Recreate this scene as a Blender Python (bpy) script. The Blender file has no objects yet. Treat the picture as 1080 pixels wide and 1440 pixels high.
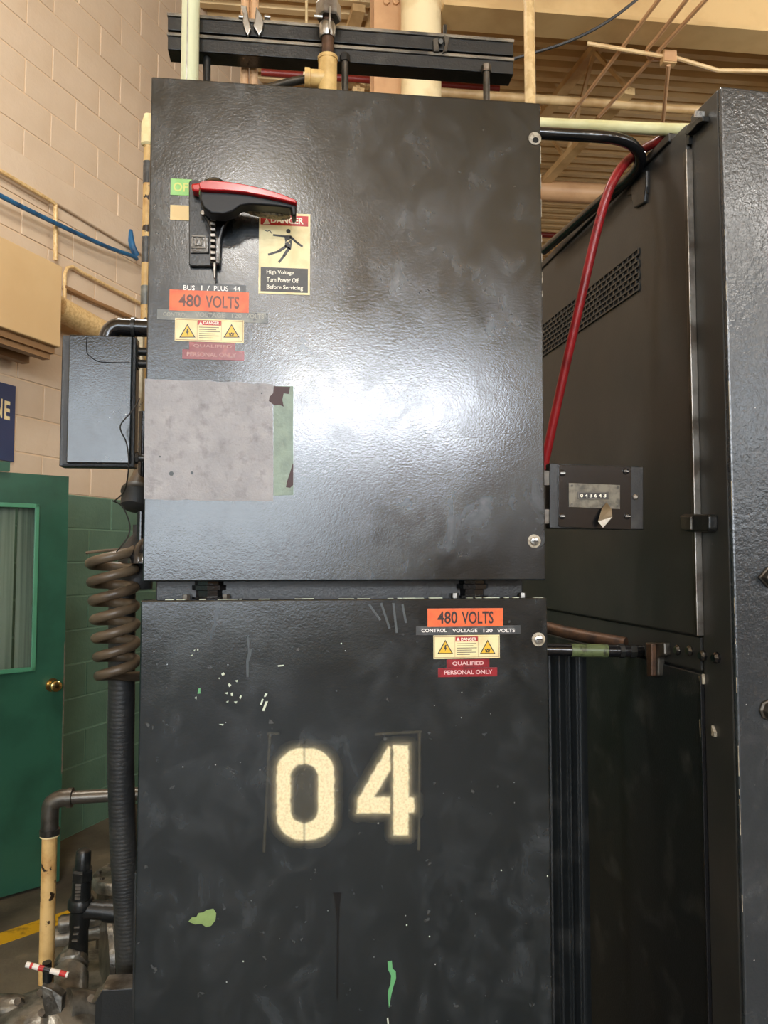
import bpy, math, random
from mathutils import Vector, Matrix, noise
random.seed(7)
R = math.radians
scene = bpy.context.scene
C = bpy.context.collection

# ------------------------------------------------------------------ camera
CAM = Vector((0, 0, 1.66)); YAW = R(6.46); PITCH = R(3.3); FPX = 1080.0
cd = bpy.data.cameras.new('camera'); cam = bpy.data.objects.new('camera', cd); C.objects.link(cam)
cam.location = CAM
cam.rotation_euler = (R(90) + PITCH, 0, -YAW)
cd.sensor_fit = 'VERTICAL'; cd.sensor_height = 36.0; cd.lens = 36.0 * FPX / 1440.0
cd.clip_start = 0.02; cd.clip_end = 200
scene.camera = cam
FW = Vector((math.sin(YAW) * math.cos(PITCH), math.cos(YAW) * math.cos(PITCH), math.sin(PITCH)))
RT = Vector((math.cos(YAW), -math.sin(YAW), 0)); UP = RT.cross(FW)

# ------------------------------------------------------------------ world, exposure
w = bpy.data.worlds.new('hall_air'); scene.world = w; w.use_nodes = True
w.node_tree.nodes['Background'].inputs[0].default_value = (1.0, 0.94, 0.86, 1)
w.node_tree.nodes['Background'].inputs[1].default_value = 0.10
vs = scene.view_settings
vs.view_transform = 'Standard'; vs.look = 'None'; vs.gamma = 1; vs.use_curve_mapping = False
vs.exposure = 0.0
LAMP_W = 140.0            # each lamp added over the hall
ADDED_WINDOW_E = 9.0           # glow of the tall panes added behind the camera
ADDED_STRIP_E = 52.0            # glow of the high strip added for the door highlight

# ------------------------------------------------------------------ measuring helpers
def ray(px, py):
    return (FW + RT * ((px - 540) / FPX) + UP * ((720 - py) / FPX))
def at_d(px, py, d): return CAM + ray(px, py) * d                    # d = distance along the view axis
def hit(px, py, P, N):
    r = ray(px, py); return CAM + r * ((P - CAM).dot(N) / r.dot(N))
def at_y(px, py, y): return hit(px, py, Vector((0, y, 0)), Vector((0, 1, 0)))
def at_z(px, py, z): return hit(px, py, Vector((0, 0, z)), Vector((0, 0, 1)))
def s2l(c): return c / 12.92 if c <= .04045 else ((c + .055) / 1.055) ** 2.4
def col(r, g, b): return (s2l(r / 255), s2l(g / 255), s2l(b / 255), 1)

# ------------------------------------------------------------------ materials
def mat(name, c, rough=.5, metal=0., c2=None, c2_scale=8., c2_at=(.45, .65), c3=None, c3_scale=30., c3_at=(.62, .66),
        bump=0., bump_scale=200., bump2=0., bump2_scale=20., rough2=None, spec=.5, stretch=None, specks=None, emit=None, coat=0.):
    m = bpy.data.materials.new(name); m.use_nodes = True
    n = m.node_tree.nodes; l = m.node_tree.links; b = n['Principled BSDF']
    b.inputs['Base Color'].default_value = c; b.inputs['Roughness'].default_value = rough
    b.inputs['Metallic'].default_value = metal; b.inputs['Specular IOR Level'].default_value = spec
    if coat: b.inputs['Coat Weight'].default_value = coat; b.inputs['Coat Roughness'].default_value = .12
    tc = n.new('ShaderNodeTexCoord'); vec = tc.outputs['Object']
    if stretch:
        mp = n.new('ShaderNodeMapping'); mp.inputs['Scale'].default_value = stretch; l.new(vec, mp.inputs[0]); svec = mp.outputs[0]
    else: svec = vec
    def nz(scale, detail=5., v=None, rg=.55):
        t = n.new('ShaderNodeTexNoise'); t.inputs['Scale'].default_value = scale; t.inputs['Detail'].default_value = detail
        t.inputs['Roughness'].default_value = rg
        l.new(v or svec, t.inputs['Vector']); return t.outputs['Fac']
    def ramp(fac, a, z):
        r = n.new('ShaderNodeMapRange'); r.inputs[1].default_value = a; r.inputs[2].default_value = z; l.new(fac, r.inputs[0]); return r.outputs[0]
    out = None
    def mix(fac, cc):
        nonlocal out
        mx = n.new('ShaderNodeMix'); mx.data_type = 'RGBA'; l.new(fac, mx.inputs[0])
        if out is None: mx.inputs[6].default_value = c
        else: l.new(out, mx.inputs[6])
        mx.inputs[7].default_value = cc; out = mx.outputs[2]
    f2 = None
    if c2: f2 = ramp(nz(c2_scale, 6), *c2_at); mix(f2, c2)
    if c3: mix(ramp(nz(c3_scale, 4), *c3_at), c3)
    if specks:                                       # (colour, scale, radius): scattered flecks
        v = n.new('ShaderNodeTexVoronoi'); v.inputs['Scale'].default_value = specks[1]; l.new(vec, v.inputs['Vector'])
        wn = n.new('ShaderNodeSeparateColor'); l.new(v.outputs['Color'], wn.inputs[0])
        th = n.new('ShaderNodeMath'); th.operation = 'MULTIPLY'; l.new(wn.outputs[0], th.inputs[0]); th.inputs[1].default_value = specks[2]
        th2 = n.new('ShaderNodeMath'); th2.operation = 'MULTIPLY'; l.new(th.outputs[0], th2.inputs[0]); l.new(wn.outputs[1], th2.inputs[1])
        lt = n.new('ShaderNodeMath'); lt.operation = 'LESS_THAN'; l.new(v.outputs['Distance'], lt.inputs[0]); l.new(th2.outputs[0], lt.inputs[1])
        mix(lt.outputs[0], specks[0])
    if out is not None: l.new(out, b.inputs['Base Color'])
    if rough2 is not None:
        mr = n.new('ShaderNodeMapRange'); mr.inputs[1].default_value = .35; mr.inputs[2].default_value = .65
        mr.inputs[3].default_value = rough; mr.inputs[4].default_value = rough2
        l.new(f2 if f2 is not None and False else nz(c2_scale * 1.3, 6), mr.inputs[0]); l.new(mr.outputs[0], b.inputs['Roughness'])
    prev = None
    for s, sc, dist in ((bump2, bump2_scale, .02), (bump, bump_scale, .002)):
        if s:
            bp = n.new('ShaderNodeBump'); bp.inputs['Strength'].default_value = s; bp.inputs['Distance'].default_value = dist
            l.new(nz(sc, 3, vec), bp.inputs['Height'])
            if prev: l.new(prev, bp.inputs['Normal'])
            prev = bp.outputs[0]
    if prev: l.new(prev, b.inputs['Normal'])
    if emit:
        b.inputs['Emission Color'].default_value = emit[0]; b.inputs['Emission Strength'].default_value = emit[1]
    return m

M = {}
def smudged_paint(name, base, dust, r0, r1, bump, bscale):
    m = bpy.data.materials.new(name); m.use_nodes = True; n = m.node_tree.nodes; l = m.node_tree.links; b = n['Principled BSDF']
    tc = n.new('ShaderNodeTexCoord'); v = tc.outputs['Object']
    def nz(sc, det, dist=0., vec=v, rg=.6):
        t = n.new('ShaderNodeTexNoise'); t.inputs['Scale'].default_value = sc; t.inputs['Detail'].default_value = det
        t.inputs['Distortion'].default_value = dist; t.inputs['Roughness'].default_value = rg; l.new(vec, t.inputs['Vector']); return t.outputs['Fac']
    def rng(f, a, z, lo=0., hi=1.):
        r = n.new('ShaderNodeMapRange'); r.interpolation_type = 'SMOOTHSTEP'
        for k, q in enumerate((a, z, lo, hi)): r.inputs[k + 1].default_value = q
        l.new(f, r.inputs[0]); return r.outputs[0]
    def mul(a, c):
        q = n.new('ShaderNodeMath'); q.operation = 'MULTIPLY'; l.new(a, q.inputs[0])
        if isinstance(c, float): q.inputs[1].default_value = c
        else: l.new(c, q.inputs[1])
        return q.outputs[0]
    def mix(f, a, c):
        x = n.new('ShaderNodeMix'); x.data_type = 'RGBA'; l.new(f, x.inputs[0])
        if isinstance(a, tuple): x.inputs[6].default_value = a
        else: l.new(a, x.inputs[6])
        x.inputs[7].default_value = c; return x.outputs[2]
    b.inputs['Specular IOR Level'].default_value = .75
    rub = n.new('ShaderNodeMapping'); rub.inputs['Rotation'].default_value = (0, R(38), 0); rub.inputs['Scale'].default_value = (1, 1, .7); l.new(v, rub.inputs[0])
    big = rng(nz(5, 8, .8), .36, .68); fine = rng(nz(20, 9, .7, rub.outputs[0]), .40, .75)
    sm = mul(big, fine)
    c = mix(sm, base, dust)
    c = mix(mul(rng(nz(55, 3, .3), .69, .76), .55), c, (.10, .105, .105, 1))      # small rubbed spots
    vo = n.new('ShaderNodeTexVoronoi'); vo.inputs['Scale'].default_value = 46; l.new(v, vo.inputs['Vector'])
    sc = n.new('ShaderNodeSeparateColor'); l.new(vo.outputs['Color'], sc.inputs[0])
    th = mul(mul(sc.outputs[0], sc.outputs[1]), .075); lt = n.new('ShaderNodeMath'); lt.operation = 'LESS_THAN'; l.new(vo.outputs['Distance'], lt.inputs[0]); l.new(th, lt.inputs[1])
    c = mix(lt.outputs[0], c, (.38, .39, .37, 1)); l.new(c, b.inputs['Base Color'])
    add = n.new('ShaderNodeMath'); add.operation = 'ADD'; l.new(rng(nz(6, 7, .6), .3, .7, r0, r1), add.inputs[0]); l.new(mul(fine, .06), add.inputs[1]); l.new(add.outputs[0], b.inputs['Roughness'])
    b1 = n.new('ShaderNodeBump'); b1.inputs['Strength'].default_value = bump; b1.inputs['Distance'].default_value = .002; l.new(nz(bscale, 2), b1.inputs['Height'])
    b2 = n.new('ShaderNodeBump'); b2.inputs['Strength'].default_value = .012; b2.inputs['Distance'].default_value = .02; l.new(nz(9, 2), b2.inputs['Height']); l.new(b1.outputs[0], b2.inputs['Normal'])
    l.new(b2.outputs[0], b.inputs['Normal']); return m
M['door_paint'] = smudged_paint('black_enclosure_paint', (.0050, .0085, .0105, 1), (.036, .043, .049, 1), .14, .22, .080, 300)
M['machine_front'] = smudged_paint('machine_front_paint', (.026, .031, .036, 1), (.075, .082, .088, 1), .20, .28, .34, 150)  # base tone raised to carry the strong light on this face
M['body_paint'] = mat('black_cabinet_body', (.012, .014, .015, 1), .4, c2=(.05, .05, .048, 1), c2_scale=14, c2_at=(.55, .8), bump=.2, bump_scale=300)
M['machine_side'] = mat('machine_side_paint', (.030, .031, .030, 1), .36, c2=(.046, .044, .041, 1), c2_scale=3, bump=.08, bump_scale=260, rough2=.44, specks=((.07, .065, .06, 1), 34, .07))
M['black'] = mat('black_paint', (.010, .011, .011, 1), .35, c2=(.04, .038, .035, 1), c2_scale=25, c2_at=(.55, .75), bump=.2, bump_scale=250)
M['black_gloss'] = mat('glossy_black_enamel', (.008, .008, .009, 1), .16, bump=.15, bump_scale=200, coat=.3)
M['black_rubber'] = mat('black_rubber', (.018, .019, .020, 1), .5, c2=(.035, .035, .033, 1), c2_scale=12, bump=.2, bump_scale=150)
M['dark'] = mat('dark_cavity', (.004, .004, .004, 1), .8)
M['wall_beige'] = mat('beige_block_paint', col(208, 188, 164), .48, c2=col(198, 175, 148), c2_scale=2.2, c2_at=(.35, .7), bump=.5, bump_scale=70, bump2=.12, bump2_scale=25, specks=(col(150, 118, 88), 9, .10))
M['wall_green'] = mat('green_block_paint', col(86, 118, 100), .42, c2=col(74, 104, 88), c2_scale=3, bump=.5, bump_scale=70, bump2=.12, bump2_scale=25)
M['mortar_beige'] = mat('beige_mortar', col(216, 190, 158), .6, bump=.5, bump_scale=60)
M['mortar_green'] = mat('green_mortar', col(112, 146, 124), .6, bump=.5, bump_scale=60)
M['floor'] = mat('worn_concrete', col(104, 96, 80), .5, c2=col(58, 53, 45), c2_scale=1.6, c2_at=(.40, .62), c3=col(128, 118, 98), c3_scale=5, c3_at=(.58, .75), bump=.5, bump_scale=60, bump2=.1, bump2_scale=6, rough2=.75)
M['yellow_line'] = mat('yellow_floor_paint', col(205, 160, 22), .5, c2=col(120, 96, 30), c2_scale=14, c2_at=(.52, .68), bump=.3, bump_scale=80)
M['deck'] = mat('beige_roof_deck', col(226, 198, 150), .5, c2=col(208, 178, 128), c2_scale=1.2)
M['steel_beige'] = mat('beige_steel_paint', col(222, 192, 142), .45, c2=col(184, 146, 96), c2_scale=3)
M['steel_brown'] = mat('tan_girder_paint', col(206, 176, 126), .5, c2=col(186, 154, 106), c2_scale=2)
M['steel_pink'] = mat('pinkish_beige_column_paint', col(206, 164, 122), .45, c2=col(190, 148, 108), c2_scale=4)
M['cream_pipe'] = mat('cream_column_paint', col(232, 214, 172), .42, c2=col(214, 192, 146), c2_scale=6)
M['pipe_beige'] = mat('chipped_beige_pipe', col(214, 178, 116), .45, c2=col(178, 134, 78), c2_scale=18, c2_at=(.48, .7), c3=col(44, 30, 18), c3_scale=24, c3_at=(.60, .62), bump=.3, bump_scale=120)
M['pipe_tan'] = mat('tan_speckled_pipe', col(222, 192, 138), .42, c2=col(202, 168, 114), c2_scale=60, c2_at=(.45, .6), bump=.3, bump_scale=150)
M['pipe_white'] = mat('yellowed_white_conduit', col(226, 224, 178), .3, c2=col(204, 200, 150), c2_scale=10)
M['pipe_greenwhite'] = mat('pale_green_white_conduit', col(222, 224, 188), .3, c2=col(202, 210, 172), c2_scale=9, stretch=(1, 1, .15))
M['red_pipe'] = mat('red_pipe_paint', col(150, 30, 32), .36, c2=col(112, 26, 26), c2_scale=16, c3=(.012, .01, .01, 1), c3_scale=11, c3_at=(.64, .68), bump=.2, bump_scale=140)
M['dark_red'] = mat('dark_red_sprinkler_paint', col(120, 34, 26), .45)
M['red'] = mat('red_handle_enamel', col(178, 16, 24), .22, c2=col(140, 12, 18), c2_scale=30, c2_at=(.55, .7), coat=.3)
M['galv'] = mat('galvanised_steel', (.48, .48, .46, 1), .34, 1., c2=(.30, .29, .27, 1), c2_scale=30, bump=.15, bump_scale=150)
M['steel'] = mat('worn_steel', (.30, .28, .25, 1), .38, .9, c2=(.12, .10, .08, 1), c2_scale=22, bump=.25, bump_scale=120)
M['steel_dark'] = mat('dark_stained_steel', (.11, .10, .085, 1), .36, .7, c2=(.04, .036, .03, 1), c2_scale=18, bump=.3, bump_scale=90)
M['cast'] = mat('oily_cast_iron', (.24, .225, .19, 1), .32, .5, c2=(.06, .054, .044, 1), c2_scale=14, c2_at=(.42, .62), c3=(.34, .32, .26, 1), c3_scale=30, c3_at=(.64, .8), bump=.6, bump_scale=60, bump2=.15, bump2_scale=25)
M['strut_lip'] = mat('lit_lip_paint', (.26, .22, .165, 1), .4, .2, c2=(.05, .045, .038, 1), c2_scale=12, c2_at=(.48, .66))  # paler brown puts the light on the strut lips into the colour
M['rust'] = mat('rusty_brown_steel', col(92, 66, 48), .5, .4, c2=col(58, 44, 36), c2_scale=40, bump=.4, bump_scale=120)
M['brass'] = mat('brass', (.62, .44, .16, 1), .2, 1.)
M['brass_cast'] = mat('beige_painted_fitting', col(220, 186, 120), .42, c2=col(196, 160, 98), c2_scale=40, bump=.4, bump_scale=120)
M['door_green'] = mat('green_door_paint', col(40, 82, 64), .34, c2=col(32, 68, 52), c2_scale=4, bump=.08, bump_scale=200)
M['door_green_light'] = mat('light_green_moulding', col(70, 128, 98), .35)
M['door_worn'] = mat('worn_brown_door_edge', col(96, 84, 70), .5, c2=col(62, 70, 56), c2_scale=30)
M['duct_beige'] = mat('smooth_tan_box_paint', col(208, 178, 132), .42, c2=col(200, 168, 122), c2_scale=1.5)
M['tan_trim'] = mat('brown_tan_trim', col(150, 114, 76), .5)
M['blue_hose'] = mat('blue_air_hose', col(36, 96, 140), .35, c2=col(26, 66, 100), c2_scale=12)
M['sign_blue'] = mat('navy_sign_face', col(46, 58, 92), .4, c2=col(52, 66, 100), c2_scale=4)
M['cream'] = mat('cream_label', col(236, 222, 172), .42, c2=col(224, 204, 150), c2_scale=40)
M['cream_white'] = mat('off_white_print', col(240, 236, 220), .5)
M['label_red'] = mat('red_label', col(186, 34, 32), .4, c2=col(160, 28, 28), c2_scale=60)
M['label_black'] = mat('black_print', (.016, .014, .012, 1), .4)
M['label_dark'] = mat('dark_label_band', col(44, 40, 36), .4, c2=col(60, 56, 52), c2_scale=60)
M['orange'] = mat('orange_marker', col(232, 104, 44), .4, c2=col(214, 88, 36), c2_scale=50)
M['orange_text'] = mat('worn_dark_print', col(84, 44, 28), .4, c2=col(120, 66, 46), c2_scale=120)
M['orange_text_dark'] = mat('dark_brown_print', col(40, 14, 8), .4)
M['tape_grey'] = mat('grey_embossed_tape', col(56, 58, 60), .32, c2=col(82, 84, 84), c2_scale=60)
M['tape_faded'] = mat('faded_grey_tape', col(100, 102, 98), .34, c2=col(132, 132, 122), c2_scale=40, c3=col(64, 66, 66), c3_scale=60)
M['tape_faded_text'] = mat('faded_tape_letters', col(150, 148, 134), .4)
M['tape_red'] = mat('red_embossed_tape', col(150, 26, 38), .28, c2=col(122, 20, 30), c2_scale=60, coat=.3)
M['tape_red_faded'] = mat('faded_red_tape', col(128, 36, 38), .25, c2=col(170, 92, 84), c2_scale=60, c2_at=(.55, .75), coat=.4)
M['tape_text'] = mat('white_tape_letters', col(232, 230, 226), .4)
M['tape_text_red'] = mat('pinkish_tape_letters', col(224, 190, 190), .4)
M['tape_text_red_faded'] = mat('dull_pink_letters', col(186, 140, 132), .4)
M['yellow'] = mat('warning_yellow', col(226, 182, 40), .4)
M['label_green'] = mat('pale_green_sticker', col(140, 196, 110), .45, c2=col(156, 206, 130), c2_scale=30)
M['label_green_text'] = mat('yellowish_sticker_letters', col(208, 212, 120), .45)
M['label_cream'] = mat('peach_cream_sticker', col(224, 194, 134), .45, c2=col(236, 208, 146), c2_scale=30)
M['patch_grey'] = mat('dull_grey_undercoat', col(142, 140, 142), .44, c2=col(160, 157, 158), c2_scale=22, c2_at=(.38, .7), c3=col(124, 121, 122), c3_scale=60, c3_at=(.52, .75), bump=.35, bump_scale=260)
M['patch_green'] = mat('pale_green_old_paint', col(132, 150, 134), .46, c2=col(116, 132, 120), c2_scale=30, bump=.25, bump_scale=200)
M['chip_brown'] = mat('dark_red_primer', col(64, 40, 40), .55)
M['chip_green'] = mat('old_green_paint', col(128, 152, 92), .5, c2=col(116, 138, 80), c2_scale=60)
M['chip_mint'] = mat('old_mint_paint', col(92, 158, 104), .5)
M['chip_pale'] = mat('pale_old_paint', col(196, 204, 184), .5)
M['band_green'] = mat('dull_green_band', col(104, 116, 76), .4, c2=col(40, 40, 28), c2_scale=60, c2_at=(.5, .65))
M['lever_grit'] = mat('lit_gritty_metal', col(150, 136, 108), .45, .2, c2=col(70, 62, 50), c2_scale=160, c2_at=(.45, .6), bump=.6, bump_scale=300)  # beige tone holds the light reflected onto the lever's underside
M['lever_black'] = mat('satin_black_lever', (.006, .006, .007, 1), .42, spec=.35)
M['drip'] = mat('dark_drip', (.003, .003, .003, 1), .25)
M['smear'] = mat('grey_smear', col(62, 68, 70), .45)
M['screw'] = mat('screw_zinc', (.62, .60, .56, 1), .3, .9, c2=(.25, .24, .22, 1), c2_scale=200)
M['washer'] = mat('pale_washer', col(176, 168, 150), .5, c2=col(126, 116, 100), c2_scale=160)
M['meter_plate'] = mat('dull_metal_plate', col(112, 106, 92), .4, .4, c2=col(70, 66, 58), c2_scale=60)
M['coil'] = mat('brown_grey_coiled_cord', col(104, 90, 72), .38, c2=col(64, 54, 44), c2_scale=10, c2_at=(.4, .65), bump=.2, bump_scale=150)
M['wire'] = mat('thin_dark_wire', (.03, .027, .024, 1), .5)
M['curtain'] = mat('grey_translucent_strip', col(150, 158, 146), .4, c2=col(96, 108, 98), c2_scale=3, stretch=(9, 9, .15), c2_at=(.42, .6))
M['strut_spot'] = mat('pale_perforated_strut', col(188, 174, 140), .45, c2=col(150, 132, 100), c2_scale=30, c3=col(60, 46, 32), c3_scale=60, c3_at=(.66, .68))
M['tape_white'] = mat('white_tape', col(226, 220, 210), .4)
M['back_wall'] = mat('beige_hall_paint', col(176, 150, 118), .6, c2=col(160, 134, 102), c2_scale=.6)
M['lamp_glass'] = mat('lamp_glass', (1, 1, 1, 1), .3, emit=((1.0, .97, .90, 1), 18))
M['added_glow_pane'] = mat('added_glow_pane', (.6, .65, .7, 1), .3, emit=((.80, .90, 1.0, 1), ADDED_WINDOW_E))
M['added_strip_pane'] = mat('added_strip_pane', (.6, .65, .7, 1), .3, emit=((.84, .91, 1.0, 1), ADDED_STRIP_E))
def glass(name):
    m = bpy.data.materials.new(name); m.use_nodes = True; b = m.node_tree.nodes['Principled BSDF']
    b.inputs['Base Color'].default_value = (.85, .92, .88, 1); b.inputs['Roughness'].default_value = .06
    b.inputs['Transmission Weight'].default_value = 1; b.inputs['IOR'].default_value = 1.25; return m
M['glass'] = glass('wavy_door_glass')
def spray():
    m = bpy.data.materials.new('cream_spray_paint'); m.use_nodes = True; n = m.node_tree.nodes; l = m.node_tree.links
    b = n['Principled BSDF']; o = n['Material Output']; b.inputs['Roughness'].default_value = .55
    tc = n.new('ShaderNodeTexCoord'); t = n.new('ShaderNodeTexNoise'); t.inputs['Scale'].default_value = 330; t.inputs['Detail'].default_value = 6
    l.new(tc.outputs['Object'], t.inputs[0]); mr = n.new('ShaderNodeMapRange'); mr.inputs[1].default_value = .42; mr.inputs[2].default_value = .68
    l.new(t.outputs[0], mr.inputs[0]); mx = n.new('ShaderNodeMix'); mx.data_type = 'RGBA'; l.new(mr.outputs[0], mx.inputs[0])
    mx.inputs[6].default_value = col(238, 226, 186); mx.inputs[7].default_value = col(220, 202, 156); l.new(mx.outputs[2], b.inputs['Base Color'])
    a = n.new('ShaderNodeAttribute'); a.attribute_name = 'paint'; l.new(a.outputs['Fac'], b.inputs['Alpha'])
    return m
M['spray'] = spray()

# ------------------------------------------------------------------ mesh builder
INV = {}
class MB:
    def __init__(s): s.v = []; s.f = []
    def add(s, vs, fs):
        o = len(s.v); s.v += [Vector(a) for a in vs]; s.f += [tuple(i + o for i in f) for f in fs]; return s
    def box(s, x0, x1, y0, y1, z0, z1):
        return s.add([(x0, y0, z0), (x1, y0, z0), (x1, y1, z0), (x0, y1, z0), (x0, y0, z1), (x1, y0, z1), (x1, y1, z1), (x0, y1, z1)],
                     [(0, 3, 2, 1), (4, 5, 6, 7), (0, 1, 5, 4), (1, 2, 6, 5), (2, 3, 7, 6), (3, 0, 4, 7)])
    def prism(s, pts, d):                              # polygon of 3D points pushed along vector d
        n = len(pts); d = Vector(d)
        return s.add([Vector(p) for p in pts] + [Vector(p) + d for p in pts],
                     [tuple(range(n)), tuple(range(2 * n - 1, n - 1, -1))] + [(i, i + n, (i + 1) % n + n, (i + 1) % n) for i in range(n)])
    def loft(s, prof, p0, p1, n=20, a0=0.):            # lathe: prof = [(t along axis in metres, radius)]
        p0 = Vector(p0); ax = (Vector(p1) - p0).normalized()
        u = ax.orthogonal().normalized(); v = ax.cross(u); o = len(s.v); k = len(prof)
        for (t, r) in prof:
            for i in range(n):
                a = a0 + 2 * math.pi * i / n
                s.v.append(p0 + ax * t + (u * math.cos(a) + v * math.sin(a)) * max(r, 1e-5))
        for j in range(k - 1):
            for i in range(n):
                s.f.append((o + j * n + i, o + j * n + (i + 1) % n, o + (j + 1) * n + (i + 1) % n, o + (j + 1) * n + i))
        s.f.append(tuple(o + i for i in range(n - 1, -1, -1))); s.f.append(tuple(o + (k - 1) * n + i for i in range(n)))
        return s
    def cyl(s, p0, p1, r, n=20, a0=0.):
        L = (Vector(p1) - Vector(p0)).length; return s.loft([(0, r), (L, r)], p0, p1, n, a0)
    def tube(s, path, r, n=12, sub=6, closed_ends=True):
        P = [Vector(p) for p in path]
        if sub > 1 and len(P) > 2:
            Q = []
            for i in range(len(P) - 1):
                a, b, c, d = P[max(i - 1, 0)], P[i], P[i + 1], P[min(i + 2, len(P) - 1)]
                for k in range(sub):
                    t = k / sub
                    Q.append(.5 * ((2 * b) + (c - a) * t + (2 * a - 5 * b + 4 * c - d) * t * t + (3 * b - a - 3 * c + d) * t ** 3))
            Q.append(P[-1]); P = Q
        rr = r if callable(r) else (lambda t: r)
        o = len(s.v); T = (P[1] - P[0]).normalized(); u = T.orthogonal().normalized()
        for i, p in enumerate(P):
            t2 = (P[min(i + 1, len(P) - 1)] - P[max(i - 1, 0)]).normalized()
            u = (u - t2 * u.dot(t2)).normalized(); v = t2.cross(u); q = rr(i / (len(P) - 1))
            for k in range(n):
                a = 2 * math.pi * k / n; s.v.append(p + (u * math.cos(a) + v * math.sin(a)) * q)
        for i in range(len(P) - 1):
            for k in range(n):
                s.f.append((o + i * n + k, o + i * n + (k + 1) % n, o + (i + 1) * n + (k + 1) % n, o + (i + 1) * n + k))
        if closed_ends:
            s.f.append(tuple(o + k for k in range(n - 1, -1, -1))); m = o + (len(P) - 1) * n; s.f.append(tuple(m + k for k in range(n)))
        return s
    def build(s, name, m, parent=None, local=False, smooth=False, bevel=0., label=None, kind=None, flip=True):
        vs = s.v
        if parent is not None and not local:
            inv = INV[parent.name]; vs = [inv @ v for v in vs]
        me = bpy.data.meshes.new(name); me.from_pydata([tuple(v) for v in vs], [], s.f); me.update()
        import bmesh
        b = bmesh.new(); b.from_mesh(me); bmesh.ops.recalc_face_normals(b, faces=b.faces); b.to_mesh(me); b.free()
        me.materials.append(M[m] if isinstance(m, str) else m)
        o = bpy.data.objects.new(name, me); C.objects.link(o)
        if parent is not None: o.parent = parent; INV[o.name] = INV[parent.name]
        else: INV[o.name] = Matrix.Identity(4)
        if smooth:
            me.polygons.foreach_set('use_smooth', [True] * len(me.polygons))
            try: me.set_sharp_from_angle(angle=R(42))
            except Exception: pass
        if bevel:
            md = o.modifiers.new('bevel', 'BEVEL'); md.width = bevel; md.segments = 2 if bevel < .008 else 4; md.limit_method = 'ANGLE'; md.angle_limit = R(40)
        if label: o['label'] = label
        if kind: o['kind'] = kind
        return o
def tag(o, label, cat, group=None, kind=None):
    o['label'] = label; o['category'] = cat
    if group: o['group'] = group
    if kind: o['kind'] = kind
    return o
def thing(name, label, cat, loc=(0, 0, 0), rz=0., group=None, kind=None):
    o = bpy.data.objects.new(name, None); C.objects.link(o); o.empty_display_size = .1
    o.location = loc; o.rotation_euler = (0, 0, rz)
    INV[o.name] = (Matrix.Translation(Vector(loc)) @ Matrix.Rotation(rz, 4, 'Z')).inverted()
    return tag(o, label, cat, group, kind)
def copy_tree(o, parent=None):
    c = o.copy(); C.objects.link(c); c.parent = parent
    for ch in o.children: copy_tree(ch, c)
    return c
def rawtext(t, bold=0.):
    cu = bpy.data.curves.new('t', 'FONT'); cu.body = t; cu.size = 1; cu.resolution_u = 3; cu.offset = bold
    o = bpy.data.objects.new('t', cu); C.objects.link(o)
    me = bpy.data.meshes.new_from_object(o.evaluated_get(bpy.context.evaluated_depsgraph_get()))
    v = [tuple(p.co) for p in me.vertices]; f = [tuple(p.vertices) for p in me.polygons]
    bpy.data.objects.remove(o); bpy.data.curves.remove(cu); bpy.data.meshes.remove(me); return v, f
def lettering(t, x0, x1, z0, z1, place, m, parent, name='lettering', bold=0., local=False, shear=0.):
    v, f = rawtext(t, bold); xs = [p[0] for p in v]; ys = [p[1] for p in v]
    a, b, c, d = min(xs), max(xs), min(ys), max(ys); q = MB()
    q.add([place(x0 + (p[0] - a) / (b - a) * (x1 - x0), z0 + (p[1] - c) / (d - c) * (z1 - z0)) for p in v], f)
    return q.build(name, m, parent, local=local)

# ================================================================== THE SETTING
# left block wall, seen running away to the right at 25 degrees
WROT = R(64.64); WALLO = Vector((-3.438, .389, 0))
WU = Vector((math.cos(WROT), math.sin(WROT), 0)); WN = Vector((math.sin(WROT), -math.cos(WROT), 0))   # WN points into the hall
def wl(px, py, off=0.):                                # pixel -> wall-local (s, -off, z)
    p = hit(px, py, WALLO + WN * off, WN) - WALLO; return Vector((p.dot(WU), -off, p.z))
CEIL = 6.0
fl = MB().box(-14, 16, -12, 30, -.2, 0).build('floor', 'floor'); tag(fl, 'dark worn stained concrete floor', 'floor', kind='structure')
wall = thing('wall_left', 'painted concrete block wall, beige above and dark green below', 'wall', WALLO, WROT, kind='structure')
g = 2.03
MB().box(-14, 16, .001, .3, 0, g).build('green_backing', 'mortar_green', wall, local=True)
MB().box(-14, 16, .001, .3, g, CEIL + .3).build('beige_backing', 'mortar_beige', wall, local=True)
blk = {}
for mt in ('wall_beige', 'wall_green'):
    for k in range(3):
        q = MB(); L, H = .406 - .010, .203 - .009; w_ = .0025 * (k - 1)
        q.box(0, L, -.004 + w_ * .6, .02, 0, H); me_o = q.build('block', mt, wall, local=True, bevel=.003); blk[(mt, k)] = me_o
protos = list(blk.values()); first = set()
for c_ in range(30):
    z = c_ * .203
    mt = 'wall_green' if c_ < 10 else 'wall_beige'
    for i in range(9 if c_ > 3 else 8):
        s0 = 3.82 + i * .406 + (.203 if c_ % 2 else 0)
        k = random.randrange(3); src = blk[(mt, k)]
        o = src if (mt, k) not in first else src.copy()
        if (mt, k) in first: C.objects.link(o); o.parent = wall
        first.add((mt, k)); o.location = (s0, 0, z + .0045)
# the stretches of wall out of view
MB().box(-14, 3.80, 0, .02, 0, g).build('green_stretch', 'wall_green', wall, local=True)
MB().box(-14, 3.80, 0, .02, g, CEIL).build('beige_stretch', 'wall_beige', wall, local=True)
MB().box(7.72, 16, 0, .02, 0, CEIL).build('beige_stretch', 'wall_beige', wall, local=True)

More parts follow.
